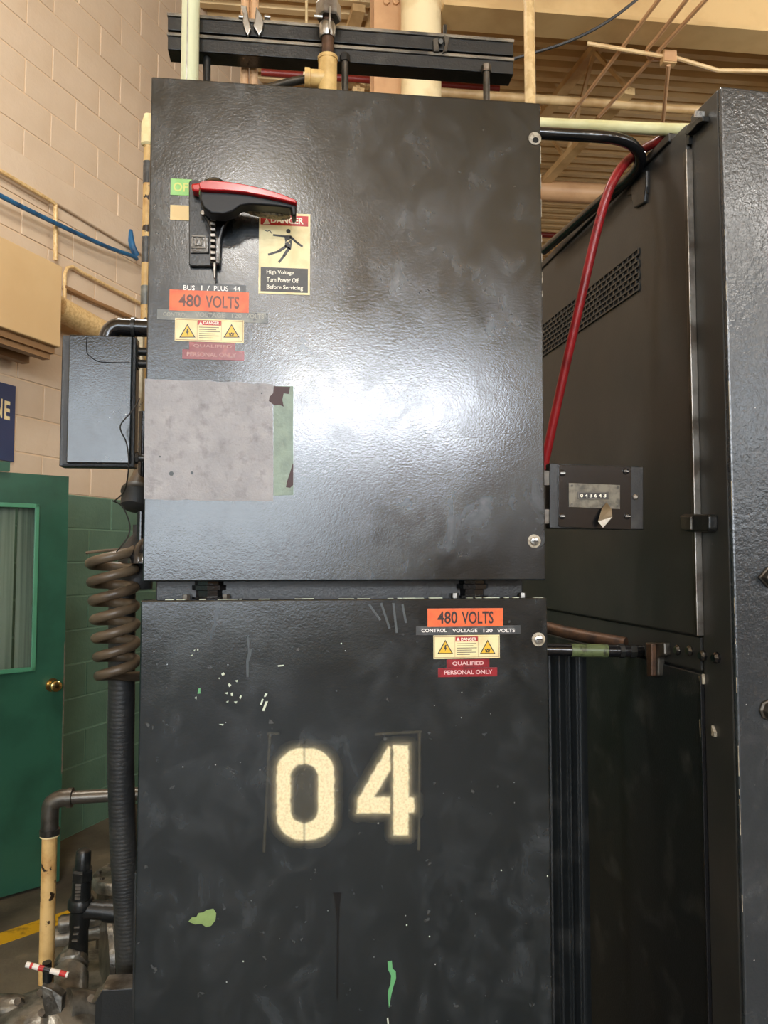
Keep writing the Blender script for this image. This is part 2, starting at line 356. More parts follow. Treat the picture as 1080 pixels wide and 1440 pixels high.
# corrugated roof deck
ceil = thing('ceiling', 'beige corrugated steel roof deck with parallel ribs', 'ceiling', (0, 0, CEIL), kind='structure')
def deck_profile():
    q = MB(); ys = []
    for k in range(6):
        b = k * .1524
        ys += [(b, 0), (b + .060, 0), (b + .072, .07), (b + .140, .07), (b + .1524 - .0005, .0)]
    n = len(ys); vs = [(-12, y, z) for y, z in ys] + [(16, y, z) for y, z in ys]
    q.add(vs, [(i, i + 1, i + 1 + n, i + n) for i in range(n - 1)]); return q
d0 = deck_profile().build('deck_panel', 'deck', ceil, local=True)
for k in range(1, 44):
    o = d0.copy(); C.objects.link(o); o.parent = ceil; o.location = (0, -11 + k * .9144, 0)
d0.location = (0, -11, 0)
MB().box(-14, 18, -14, 32, .075, .15).build('roof_board', 'deck', ceil, local=True)

# the hall behind the camera and to the right: walls and unseen windows added to shine on the enamel
wb = MB().box(-14, 16, -11.3, -11, 0, CEIL).build('wall_back', 'back_wall'); tag(wb, 'plain beige painted wall closing the hall behind', 'wall', kind='structure')
wr = MB().box(12, 12.3, -11, 30, 0, CEIL).build('wall_right', 'back_wall'); tag(wr, 'plain beige painted wall along the far right side', 'wall', kind='structure')
wf = MB().box(-14, 16, 28, 28.3, 0, CEIL).build('wall_far', 'back_wall'); tag(wf, 'plain beige painted wall at the far end of the hall', 'wall', kind='structure')
def make_added_window(n, x0, x1, z0, z1, lab, pm='added_glow_pane'):
    t = thing('added_window_%d' % n, lab, 'added_window', ((x0 + x1) / 2, -11, z0), kind='structure')
    q = MB(); k = .07
    q.box(x0 - k, x1 + k, -11, -10.93, z0 - k, z0); q.box(x0 - k, x1 + k, -11, -10.93, z1, z1 + k)
    q.box(x0 - k, x0, -11, -10.93, z0, z1); q.box(x1, x1 + k, -11, -10.93, z0, z1); q.build('added_window_frame', 'steel_brown', t)
    nx = max(2, round((x1 - x0) / .8))
    for i in range(nx):
        a = x0 + (x1 - x0) * i / nx; b = x0 + (x1 - x0) * (i + 1) / nx
        MB().box(a + .02, b - .02, -10.985, -10.965, z0, z1).build('pane', pm, t)
make_added_window(1, -5.4, .7, 1.3, 3.55, 'tall row of added glowing panes in the wall behind')
make_added_window(2, -.6, 3.4, 3.85, 4.7, 'long strip of added glowing panes high in the wall behind', 'added_strip_pane')
make_added_window(3, -5.4, -1.6, 3.75, 4.9, 'square block of added glowing panes high in the wall behind')
make_added_window(4, 8.6, 11.8, 2.8, 5.4, 'broad block of added glowing panes near the corner of the hall')

# lamps added over the hall to light it and its reflections
def added_lamp(x, y, z, lab):
    t = thing('added_hall_lamp', lab, 'lamp', (x, y, CEIL - .02), group='added lamps over the hall')
    MB().cyl((x, y, z + .42), (x, y, CEIL), .012, 8).build('hanger', 'steel', t, smooth=True)
    MB().loft([(0, .06), (.16, .09), (.20, .11)], (x, y, z + .45), (x, y, z), 16).build('housing', 'steel', t, smooth=True)
    MB().loft([(0, .03), (.05, .10), (.14, .13), (.24, .11), (.30, .03)], (x, y, z + .25), (x, y, z - 1), 16).build('globe', 'lamp_glass', t, smooth=True)
    ld = bpy.data.lights.new('lamp_light', 'POINT'); ld.energy = LAMP_W; ld.color = (1.0, .97, .91); ld.shadow_soft_size = .18
    lo = bpy.data.objects.new('lamp_light', ld); C.objects.link(lo); lo.parent = t; lo.location = (0, 0, z - .26 - (CEIL - .02))
for x, y in ((-4.2, -4.2), (-.4, -4.2), (4.2, -3.6), (8.1, -3.8), (.1, -8.2), (5.0, -8.2), (-.9, 2.0), (4.8, 3.2), (9, 8), (2.5, 15), (7.5, 15)):
    added_lamp(x, y, 4.7 if y < 9 else 5.2, 'added round glass lamp hanging from the roof deck')

# ================================================================== ROOF STEEL AND OVERHEAD RUNS
def camd(x, d, z): return Vector((0, 0, z)) + Vector((RT.x, RT.y, 0)) * x + Vector((math.sin(YAW), math.cos(YAW), 0)) * d
# girder with flanges running across to the column
GZ = 5.2; gy0 = at_z(756, 17, GZ).y; gy1 = at_z(756, 52, GZ).y; gm = (gy0 + gy1) / 2
t = thing('roof_girder', 'deep tan steel I-beam girder ending at the cream column', 'girder', (0.6, gm, GZ))
gx = at_z(618, 30, GZ).x
MB().box(gx, 11.9, gy0, gy1, GZ, GZ + .03).build('bottom_flange', 'steel_brown', t)
MB().box(gx, 11.9, gm - .01, gm + .01, GZ + .03, 5.955).build('web', 'steel_brown', t)
MB().box(gx, 11.9, gy0, gy1, 5.955, 5.98).build('top_flange', 'steel_brown', t)
# column: H section with a round cream pipe in front
YC = gm + .16
a = at_y(526, 60, YC); b = at_y(575, 60, YC); cx = a.x
t = thing('steel_column', 'pinkish beige steel H-column bolted to the girder', 'column', (a.x + .15, YC + .15, 0))
MB().box(cx, cx + .34, YC, YC + .02, 0, 5.98).build('flange', 'steel_pink', t)
MB().box(cx, cx + .34, YC + .28, YC + .30, 0, 5.98).build('flange', 'steel_pink', t)
MB().box(cx + .16, cx + .18, YC + .02, YC + .28, 0, 5.98).build('web', 'steel_pink', t)
for px in (543, 556):
    for py in (4, -14):
        p = at_y(px, py, YC); MB().cyl(p + Vector((0, .004, 0)), p - Vector((0, .02, 0)), .022, 6).build('bolt', 'steel_pink', t)
a = at_y(592, 60, gm); rc = 29.5 / FPX * (gm / math.cos(YAW))
t = thing('round_column_pipe', 'thick round cream painted pipe standing against the H-column', 'pipe', (a.x, a.y, 0))
MB().cyl((a.x, a.y, 0), (a.x, a.y, 5.99), rc, 28).build('pipe', 'cream_pipe', t, smooth=True)
MB().loft([(0, rc + .05), (.03, rc + .05)], (a.x, a.y, 0), (a.x, a.y, 1), 28).build('base_flange', 'cream_pipe', t, smooth=True)

# open-web roof joists
def joist(lab, x0, dd, y0, y1, zb=5.26, zt=5.93, n=9):
    # x0 = side offset at depth dd, running to VP x=275
    k = -.245
    def P(d, z): return camd(x0 + k * (d - dd), d, z)
    t = thing('roof_joist', lab, 'joist', P((y0 + y1) / 2, zt), group='open web roof joists')
    def bar(p, q_, w, h, name):
        m_ = MB(); d = (q_ - p).normalized(); s_ = d.cross(Vector((0, 0, 1))).normalized() * w
        u_ = s_.cross(d).normalized() * h
        m_.prism([p - s_ - u_, p + s_ - u_, p + s_ + u_, p - s_ + u_], q_ - p); m_.build(name, 'steel_beige', t)
    bar(P(y0, zt), P(y1, zt), .05, .03, 'top_chord'); bar(P(y0, zb), P(y1, zb), .045, .028, 'bottom_chord')
    for i in range(n):
        a_ = y0 + (y1 - y0) * i / n; b_ = y0 + (y1 - y0) * (i + .5) / n; c2 = y0 + (y1 - y0) * (i + 1) / n
        bar(P(a_, zb), P(b_, zt), .014, .014, 'web_bar'); bar(P(b_, zt), P(c2, zb), .014, .014, 'web_bar')
joist('beige open-web joist crossing the deck ribs beside the machine', 1.74, 6.42, 5.75, 15.0)
joist('beige open-web joist partly behind the round cream column', -.36, 6.42, 5.75, 15.0)
joist('beige open-web joist far to the side over the machine', 3.85, 6.42, 5.75, 15.0)

def runpipe(name, lab, cat, pts, r, m, group=None, n=10, sub=1):
    o = MB().tube(pts, r, n, sub).build(name, m, smooth=True); return tag(o, lab, cat, group)
def xrun(px, py, z):                                   # point on an overhead run at height z
    return at_z(px, py, z)
def cross_run(name, lab, px, py, z, x0, x1, r, m, cat='pipe', group=None):
    p = at_z(px, py, z); return runpipe(name, lab, cat, [Vector((x0, p.y, z)), Vector((x1, p.y, z))], r, m, group)
cross_run('sprinkler_pipe', 'slim beige pipe crossing under the joists behind the tan pipe', 850, 146, 5.22, .6, 9, .035, 'steel_beige')
cross_run('roof_duct', 'thick beige round duct running across far under the deck', 800, 270, 5.2, -1, 11, .095, 'steel_pink', 'duct')
cross_run('red_sprinkler_pipe', 'dark red sprinkler pipe crossing behind the strut bars', 470, 109, 5.35, at_z(367, 97, 5.35).x, at_z(700, 130, 5.35).x, .026, 'dark_red')
cross_run('far_sprinkler_pipe', 'thin red pipe far back under the roof deck', 785, 331, 5.3, .6, 9, .03, 'dark_red')
# conduits running with the joists
for i, (pa, pb, zz) in enumerate((((926, 0), (801, 164), 5.12), ((965, 0), (925, 52), 5.12), ((992, 0), (842, 164), 5.12))):
    A = at_z(*pa, zz); B = at_z(*pb, zz); d = (A - B)
    pts = [A + d * .6, A, B] if i != 1 else [A + d * .6, A, B, at_z(910, 70, zz), at_z(914, 82, zz), at_z(930, 83, zz)]
    runpipe('roof_conduit', ['thin beige conduit slanting under the joist, ending above the white pipe',
                             'thin beige conduit hooking round to the small square box',
                             'thin beige conduit passing behind the small square box'][i], 'conduit', pts, .014, 'steel_pink', 'beige conduits under the girder', 8, 1 if i != 1 else 4)
p = at_z(940, 81, 5.1)
t = thing('junction_box_small', 'small square beige junction box under the roof conduits', 'junction box', p)
MB().box(p.x - .05, p.x + .05, p.y - .025, p.y + .03, p.z - .05, p.z + .04).build('box', 'steel_beige', t, bevel=.004)
MB().box(p.x - .044, p.x + .044, p.y - .03, p.y - .025, p.z - .044, p.z + .034).build('cover', 'steel_pink', t)
runpipe('cross_conduit', 'thin beige conduit crossing into the small square box', 'conduit', [at_z(826, 61, 5.13), at_z(850, 65, 5.1), at_z(930, 79, 5.1), Vector((p.x + .06, p.y, 5.1)), at_z(1010, 99, 5.1), at_z(1110, 100, 5.1)], .014, 'steel_beige', None, 8)
runpipe('hanger_rod', 'thin hanger rod dropping from the small square box', 'rod', [p + Vector((0, 0, -.05)), at_d(932, 172, 6.1)], .014, 'steel_pink', None, 8)
runpipe('overhead_cable', 'black cable stretched slackly below the girder', 'cable', [at_d(620, 112, 3.6), at_d(745, 76, 3.6), at_d(800, 58, 3.6), at_d(850, 33, 3.6), at_d(896, -1, 3.6), at_d(940, -40, 3.6)], .007, 'black_rubber', None, 6, 4)
runpipe('hanger_wire', 'beige hanger wire dropping behind the strut bars', 'wire', [at_z(431, -60, 5.9), at_d(431, 62, 5.4), at_d(428, 106, 5.4)], .010, 'cream_pipe', None, 6)
# sloping brace by the wall
runpipe('sloping_pipe', 'beige pipe rising at a slant beside the column', 'pipe', [at_d(506, 122, 6.2), at_d(525, 20, 6.2), at_d(531, -60, 6.2)], .05, 'steel_beige')

# ================================================================== ON THE LEFT WALL
def wp(px, py, off): return WALLO + WU * (q_ := wl(px, py, off)).x + WN * off + Vector((0, 0, q_.z))
# tan box over the door
A = wl(88, 375, .3); B = wl(88, 490, .3)
t = thing('wall_housing', 'long smooth tan housing boxed out from the wall above the door', 'housing', WALLO + WU * A.x + Vector((0, 0, B.z)))
def wbox(q, s0, s1, y0, y1, z0, z1):                   # box in wall coordinates, y measured out from the wall
    b = MB().box(s0, s1, -y1, -y0, z0, z1); mw = Matrix.Translation(WALLO) @ Matrix.Rotation(WROT, 4, 'Z')
    q.add([mw @ v for v in b.v], b.f); return q
wbox(MB(), A.x - 3.0, A.x, .004, .30, B.z, A.z).build('housing_box', 'duct_beige', t, bevel=.006)
wbox(MB(), A.x - 3.0, A.x - .01, .03, .27, B.z - .035, B.z).build('bottom_trim', 'tan_trim', t)
wbox(MB(), A.x - 3.0, A.x - .02, .20, .25, B.z - .065, B.z - .035).build('bottom_rail', 'tan_trim', t)
wbox(MB(), A.x - 3.0, A.x - .02, .06, .11, B.z - .075, B.z - .035).build('bottom_rail', 'tan_trim', t)
# concrete ledge course and wall runs
A = wl(0, 200, 0); zl = A.z
o = wbox(MB(), 2.5, 7.4, .004, .032, zl - .17, zl - .005).build('trim_1', 'wall_beige', bevel=.01); tag(o, 'rough beige ledge course standing proud of the block wall', 'ledge', kind='structure')
def wrun(name, lab, cat, pts, r, m, off=.03, group=None, sub=1, n=8):
    return runpipe(name, lab, cat, [wp(x, y, off) for x, y in pts], r, m, group, n, sub)
wrun('wall_conduit', 'thin beige conduit under the ledge turning down to the tan housing', 'conduit', [(-60, 200), (0, 240), (74, 284), (78, 288), (78, 294), (78, 366)], .012, 'pipe_tan', .045)
wrun('wall_conduit', 'thin beige conduit looping low on the wall beside the tan housing', 'conduit', [(91, 420), (91, 386), (94, 377), (102, 375), (115, 383), (200, 428)], .011, 'pipe_tan', .03)
wrun('wall_conduit', 'lower thin tan conduit on the wall above the black box', 'conduit', [(90, 403), (135, 425), (205, 455)], .014, 'tan_trim', .03)
wrun('wall_pipe', 'round beige pipe along the wall behind the black box', 'pipe', [(80, 432), (150, 470), (210, 500)], .07, 'pipe_tan', .12, n=14)
t = thing('blue_hose', 'blue air hose strung along the beige wall from a hook', 'hose', wp(188, 355, .05))
MB().tube([wp(-40, 253, .08), wp(0, 275, .08), wp(45, 298, .08), wp(95, 322, .08), wp(150, 347, .08), wp(186, 360, .08), wp(192, 364, .07)], .014, 8, 4).build('hose', 'blue_hose', t, smooth=True)
MB().tube([wp(192, 360, .06), wp(186, 346, .05), wp(182, 325, .02)], .022, 8, 3).build('hook', 'blue_hose', t, smooth=True)
# vertical beige conduit by the cabinet
A = at_d(207, 300, 1.75)
t = thing('riser_pipe', 'chipped beige riser pipe with a thick coupling, close beside the upper cabinet', 'pipe', (A.x, A.y, 0))
MB().cyl((A.x, A.y, 1.72), (A.x, A.y, 2.66), .0105, 14).build('pipe', 'pipe_beige', t, smooth=True)
for (y0, y1, m_) in ((226, 258, 'tape_grey'), (335, 372, 'tape_grey'), (405, 432, 'tape_faded')):
    za, zb = at_d(207, y0, 1.75).z, at_d(207, y1, 1.75).z
    MB().cyl((A.x, A.y, zb), (A.x, A.y, za), .0112, 14).build('bare_band', m_, t, smooth=True)
zc, zd = at_d(207, 165, 1.75).z, at_d(207, 203, 1.75).z
MB().loft([(0, .0125), (.004, .0165), (zc - zd - .01, .0165), (zc - zd, .013), (zc - zd + .012, .011)], (A.x, A.y, zd), (A.x, A.y, zd + 1), 14).build('coupling', 'cream', t, smooth=True)
# navy sign
A = wl(22.5, 543, .02); B = wl(22.5, 650, .02)
t = thing('wall_sign', 'navy blue wall sign with cream capital letters beside the green door', 'sign', WALLO + WU * A.x + WN * .02 + Vector((0, 0, B.z)))
wbox(MB(), A.x - .95, A.x, .004, .02, B.z, A.z).build('panel', 'sign_blue', t, bevel=.002)
e0 = wl(6.3, 560, .02); e1 = wl(13.5, 589, .02)
hh = e0.z - e1.z; ew = e1.x - e0.x
def wplace(s, z): return WALLO + WU * s + WN * .0215 + Vector((0, 0, z))
lettering('E', e0.x, e1.x, e1.z - .008, e0.z - .012, wplace, 'cream', t, bold=.03)
lettering('N', e0.x - ew * 1.45, e0.x - ew * .35, e1.z - .004, e0.z - .006, wplace, 'cream', t, bold=.03)

# green door, standing ajar
DP = camd(-1.648, 4.0, 0); DROT = R(90 - 53.3)
t = thing('door_1', 'green painted door standing ajar with a glazed upper half', 'door', DP, DROT, kind='structure')
DU = Vector((math.cos(DROT), math.sin(DROT), 0)); DN = Vector((math.sin(DROT), -math.cos(DROT), 0))
def dl(px, py, off=0.): p = hit(px, py, DP + DN * off, DN) - DP; return Vector((p.dot(DU), -off, p.z))
Z0, Z1 = .015, dl(80, 669).z
wa = dl(55, 709); wb_ = dl(52, 943); WX, WZ1, WZ0 = wa.x, wa.z, wb_.z
q = MB().box(WX, 0, 0, .045, Z0, Z1).box(-.95, WX, 0, .045, Z0, WZ0).box(-.95, WX, 0, .045, WZ1, Z1).box(-.95, -.83, 0, .045, WZ0, WZ1)
q.build('leaf', 'door_green', t, local=True)
k = .022
MB().box(WX - k, WX, -.012, 0, WZ0, WZ1).box(-.83, WX, -.012, 0, WZ0, WZ0 + k).box(-.83, WX, -.012, 0, WZ1 - k, WZ1).build('glazing_bead', 'door_green_light', t, local=True, bevel=.003)
MB().box(-.83, WX - .004, .012, .018, WZ0, WZ1).build('pane', 'glass', t, local=True)
for i in range(4):
    MB().box(-.83 + i * .2, -.83 + i * .2 + .185, .05 + .004 * (i % 2), .056 + .004 * (i % 2), WZ0 - .03, WZ1 + .03).build('curtain_strip', 'curtain', t, local=True)
kp = dl(73, 963)
kb = MB().loft([(0, .033), (.006, .034), (.010, .016), (.028, .013), (.036, .022), (.05, .030), (.064, .027), (.070, .014)], (kp.x, 0, kp.z), (kp.x, -1, kp.z), 20).build('knob', 'brass', t, local=True, smooth=True)
MB().box(-.004, .002, -.001, .046, .55, 1.22).build('worn_edge', 'door_worn', t, local=True)
MB().box(-.95, -.30, -.03, .0, Z1 + .002, Z1 + .05).build('top_rail', 'door_green', t, local=True)
# yellow floor line
A = at_z(-40, 1334, 0); B = at_z(105, 1285, 0); d = (B - A).normalized(); n_ = d.cross(Vector((0, 0, 1))) * .055
o = MB().prism([A - d * 1 + n_, B + d * 2.2 + n_, B + d * 2.2 - n_, A - d * 1 - n_], (0, 0, .0015)).build('floor_line', 'yellow_line'); tag(o, 'scuffed yellow line painted on the concrete floor', 'floor marking')

# ================================================================== MAIN CABINETS
YF = 1.162
X0, X1 = -.225, .385; ZT, ZB = 2.3895, 1.6229; LT = 1.5956; LX0, LX1 = -.2265, .3865
def fc(px, py, e=0.): return at_y(px, py, YF - e)
def fplace(e): return lambda x, z: Vector((x, YF - e, z))
def frect(q, px0, py0, px1, py1, e0=0., e1=.0006):     # thin sheet on the door face
    a = fc((px0 + px1) / 2, py0); b = fc((px0 + px1) / 2, py1); l = fc(px0, (py0 + py1) / 2); r = fc(px1, (py0 + py1) / 2)
    q.box(l.x, r.x, YF - e1, YF - e0, b.z, a.z); return l.x, r.x, b.z, a.z
def fpoly(q, pts, e0=0., e1=.0006):
    return q.prism([fc(x, y, e1) for x, y in pts], (0, e1 - e0, 0))
def fstroke(q, a, b, wpx, e0, e1):
    a = Vector(a); b = Vector(b); d = (b - a).normalized(); n_ = Vector((-d.y, d.x)) * wpx / 2
    return fpoly(q, [tuple(a + n_), tuple(b + n_), tuple(b - n_), tuple(a - n_)], e0, e1)
def disc(q, px, py, rpx, e0, e1, n=16): return fpoly(q, [(px + rpx * math.cos(2 * math.pi * i / n), py + rpx * math.sin(2 * math.pi * i / n)) for i in range(n)], e0, e1)

up = thing('disconnect_cabinet', 'black wall-thick electrical cabinet with a red disconnect handle and hazard stickers', 'electrical cabinet', (.08, 1.29, LT + .03))
up['label'] = 'upper black electrical cabinet with a red disconnect handle and hazard stickers'
MB().box(X0 + .012, X1 - .006, YF + .022, YF + .27, ZB + .010, ZT - .006).build('body', 'body_paint', up, bevel=.003)
udoor = MB().box(X0, X1, YF, YF + .02, ZB, ZT).build('door', 'door_paint', up, bevel=.0022)
lo = thing('control_cabinet', 'lower black electrical cabinet stencilled with the number 04', 'electrical cabinet', (.08, 1.30, 0))
MB().box(LX0 + .003, LX1 - .006, YF + .022, YF + .30, .0, LT - .004).build('body', 'body_paint', lo, bevel=.003)
ldoor = MB().box(LX0, LX1, YF, YF + .02, .06, LT).build('door', 'door_paint', lo, bevel=.0022)
MB().box(LX0 - .0045, LX0 + .006, YF + .012, YF + .05, .1, fc(190, 1232).z).build('side_flange', 'body_paint', lo, bevel=.001)
# joining box and nipples in the gap
sp = thing('joining_base', 'dark recessed joining base squeezed between the two stacked cabinets', 'base', (.08, 1.30, LT))
gx0, gx1 = at_y(219, 830, YF + .055).x, at_y(735, 830, YF + .055).x
MB().box(gx0, gx1, YF + .055, YF + .26, LT - .004, ZB + .010).build('channel', 'black', sp, bevel=.002)
for px in (292, 668):
    p = at_y(px, 830, YF + .035)
    MB().loft([(0, .026), (.006, .026), (.007, .020), (.016, .020), (.017, .026), (.024, .026), (.025, .022), (.0365, .022)], (p.x, YF + .055, LT - .004), (p.x, YF + .055, 9), 8).build('locknut', 'black_gloss', sp, smooth=False)
for px in (262, 318, 640, 735):
    p = at_y(px, 836, YF + .045); MB().cyl((p.x, YF + .045, LT - .004), (p.x, YF + .045, LT + .006), .006, 6).build('bolt', 'steel', sp)

# --- door furniture
def bolt_face(px, py, parent, open_hole=False):
    p = fc(px, py)
    wz = MB().loft([(0, .0105), (.0012, .0105), (.0016, .009)], p, p - Vector((0, 1, 0)), 20).build('washer', 'washer', parent, smooth=True)
    if open_hole: MB().cyl(p - Vector((-.001, .0010, .003)), p - Vector((-.001, .0020, .003)), .0048, 16).build('keyhole', 'dark', parent)
    else:
        MB().loft([(.0012, .0068), (.0042, .0068), (.005, .0058)], p, p - Vector((0, 1, 0)), 16).build('bolt_head', 'screw', parent, smooth=True)
        MB().box(p.x - .0045, p.x + .0045, YF - .0054, YF - .0046, p.z - .0008, p.z + .0008).build('slot', 'dark', parent)
bolt_face(752, 195, udoor, True); bolt_face(751, 761, udoor); bolt_face(757, 899, ldoor)

# --- worn patch on the upper door
q = MB(); ed = []
random.seed(3)
for i in range(13): ed.append((203.5 + (384 - 203.5) * i / 12, 533 + 6.5 * i / 12 + random.uniform(-1.2, 1.2)))
ed += [(385, 548), (383, 560), (384, 620), (384, 705)]
for i in range(12, -1, -1): ed.append((202.5 + (384 - 202.5) * i / 12, 702.5 + 2.5 * i / 12 + random.uniform(-.9, .9)))
fpoly(q, ed, 0, .0005).build('bare_patch', 'patch_grey', udoor, label='dull grey bare rectangle where a plate was removed')
fpoly(MB(), [(384.5, 543), (412.5, 543), (412, 600), (412.5, 696), (384.5, 697)], 0, .0005).build('old_paint_strip', 'patch_green', udoor, label='pale green strip of old paint')
fpoly(MB(), [(385, 543), (408, 544), (406, 554), (399, 553), (397, 562), (399, 572), (393, 569), (386, 570), (378, 564), (379, 558), (384, 553)], .0005, .0008).build('bare_primer', 'chip_brown', udoor, label='dark red primer showing through')
fpoly(MB(), [(411.5, 652), (412.5, 652), (412.3, 682), (408, 686), (402, 685), (404, 676), (408, 664)], .0005, .0008).build('bare_primer', 'chip_brown', udoor, label='dark red primer showing through')
for (x, y, s_) in ((241, 666, 3.4), (270, 665, 2.2), (368, 553, 1.2), (225, 642, 1.4)):
    disc(MB(), x, y, s_, .0005, .0008, 7).build('scuff', 'smear', udoor)

# --- stickers
def sticker(parent, box, m, name, lab, e=.0008):
    q = MB(); r = frect(q, *box, 0, e); o = q.build(name, m, parent, label=lab); return o, r
def txt(parent, t, px0, py0, px1, py1, m, e=.0010, bold=0.01, name='lettering'):
    a = fc((px0 + px1) / 2, py0); b = fc((px0 + px1) / 2, py1); l = fc(px0, (py0 + py1) / 2); r = fc(px1, (py0 + py1) / 2)
    return lettering(t, l.x, r.x, b.z, a.z, fplace(e), m, parent, name, bold)
def hazard_strip(parent, x0, y0, x1, y1, lab):         # two yellow triangles around a small red DANGER panel
    o, _ = sticker(parent, (x0, y0, x1, y1), 'cream', 'hazard_sticker', lab)
    W, H = x1 - x0, y1 - y0
    def X(u): return x0 + u * W
    def Y(v): return y0 + v * H
    q = MB()                                           # thin border
    for a, b, c, d in ((.015, .05, .985, .07), (.015, .93, .985, .95), (.012, .05, .018, .95), (.982, .05, .988, .95), (.322, .07, .326, .93), (.672, .07, .676, .93)):
        frect(q, X(a), Y(b), X(c), Y(d), .0008, .0010)
    q.build('border', 'tan_trim', o)
    q = MB(); frect(q, X(.33), Y(.07), X(.67), Y(.27), .0008, .0010); q.build('danger_band', 'label_red', o)
    txt(o, 'DANGER', X(.415), Y(.105), X(.645), Y(.235), 'cream_white', .0013, .02)
    fpoly(MB(), [(X(.345), Y(.235)), (X(.40), Y(.235)), (X(.372), Y(.10))], .001, .0013).build('danger_mark', 'cream_white', o)
    q = MB()
    for i, (a, b) in enumerate(((.35, .64), (.35, .60), (.35, .655), (.35, .58), (.35, .645), (.35, .55))):
        frect(q, X(a), Y(.35 + i * .092), X(b), Y(.375 + i * .092), .0008, .0010)
    q.build('fine_print', 'label_dark', o)
    for cx_ in (.18, .82):
        fpoly(MB(), [(X(cx_ - .118), Y(.80)), (X(cx_ + .118), Y(.80)), (X(cx_), Y(.20))], .0008, .0010).build('triangle_edge', 'label_black', o)
        fpoly(MB(), [(X(cx_ - .094), Y(.765)), (X(cx_ + .094), Y(.765)), (X(cx_), Y(.275))], .0010, .0012).build('triangle', 'yellow', o)
    fpoly(MB(), [(X(.175), Y(.43)), (X(.20), Y(.41)), (X(.187), Y(.53)), (X(.202), Y(.53)), (X(.175), Y(.72)), (X(.178), Y(.60)), (X(.163), Y(.60))], .0012, .0014).build('bolt_mark', 'label_black', o)
    q = MB()
    for a, b in (((.785, .60), (.80, .71)), ((.80, .71), (.82, .58)), ((.82, .58), (.84, .71)), ((.84, .71), (.855, .60)), ((.79, .72), (.85, .72))):
        fstroke(q, (X(a[0]), Y(a[1])), (X(b[0]), Y(b[1])), 1.3, .0012, .0014)
    q.build('burn_mark', 'label_black', o)

o, _ = sticker(up, (240, 252, 270, 275), 'label_green', 'position_sticker', 'pale green OFF sticker')
txt(o, 'OFF', 244, 257.5, 272, 270, 'label_green_text', bold=.02)
sticker(up, (239.5, 289, 268, 310), 'label_cream', 'position_sticker', 'faded cream blank sticker')
o, _ = sticker(up, (252, 399.5, 346, 412), 'tape_grey', 'embossed_tape', 'grey embossed tape')
txt(o, 'BUS', 258, 401.5, 274, 408.5, 'tape_text'); txt(o, '1 /', 283, 402, 295, 409, 'tape_text'); txt(o, 'PLUS', 301, 402.5, 321, 409.5, 'tape_text'); txt(o, '44', 328, 403, 338, 409.5, 'tape_text')
o, _ = sticker(up, (238.5, 409.5, 350, 438.5), 'orange', 'voltage_marker', 'orange 480 VOLTS marker with worn print', .0012)
txt(o, '480', 251.5, 414.5, 282.5, 432, 'orange_text', .0015, .02); txt(o, 'VOLTS', 289, 416.5, 336.5, 434, 'orange_text', .0015, .02)
o, _ = sticker(up, (221, 437.5, 377, 452), 'tape_faded', 'embossed_tape', 'faded grey embossed tape', .0007)
txt(o, 'CONTROL', 229.5, 439.5, 264, 445.5, 'tape_faded_text'); txt(o, 'VOLTAGE', 274.5, 440, 316, 446.5, 'tape_faded_text'); txt(o, '120', 326, 441.5, 340, 447.5, 'tape_faded_text'); txt(o, 'VOLTS', 346, 442, 371, 448, 'tape_faded_text')
hazard_strip(up, 246, 449, 343, 481, 'cream hazard sticker with two yellow triangles')
o, _ = sticker(up, (266, 481.5, 331, 494), 'tape_red_faded', 'embossed_tape', 'faded red embossed tape', .0007)
txt(o, 'QUALIFIED', 272, 485, 326, 490, 'tape_text_red_faded')
o, _ = sticker(up, (256.5, 492.5, 343.5, 506), 'tape_red_faded', 'embossed_tape', 'faded red embossed tape', .0009)
txt(o, 'PERSONAL ONLY', 263, 496, 332, 502, 'tape_text_red_faded', .0012)
# on the lower door
o, _ = sticker(lo, (601, 855.5, 707, 881), 'orange', 'voltage_marker', 'orange 480 VOLTS marker', .0012)
txt(o, '480', 615, 859.5, 643, 877, 'orange_text_dark', .0015, .02); txt(o, 'VOLTS', 649, 859.5, 693.5, 877, 'orange_text_dark', .0015, .02)
o, _ = sticker(lo, (585, 880, 732, 892.5), 'tape_grey', 'embossed_tape', 'grey embossed tape', .0007)
txt(o, 'CONTROL', 592.5, 884, 628, 889, 'tape_text', bold=.02); txt(o, 'VOLTAGE', 636, 884, 671, 889, 'tape_text', bold=.02); txt(o, '120', 679.5, 884, 692.5, 889, 'tape_text', bold=.02); txt(o, 'VOLTS', 699, 884, 724, 889, 'tape_text', bold=.02)
hazard_strip(lo, 609.5, 893, 702.5, 926, 'cream hazard sticker with two yellow triangles')
o, _ = sticker(lo, (628, 927, 688, 938.5), 'tape_red', 'embossed_tape', 'red embossed tape', .0007)
txt(o, 'QUALIFIED', 636, 930, 680, 936, 'tape_text_red', bold=.015)
o, _ = sticker(lo, (616, 939, 699, 951.5), 'tape_red', 'embossed_tape', 'red embossed tape', .0009)
txt(o, 'PERSONAL ONLY', 624.5, 942, 692, 948, 'tape_text_red', .0012, .015)
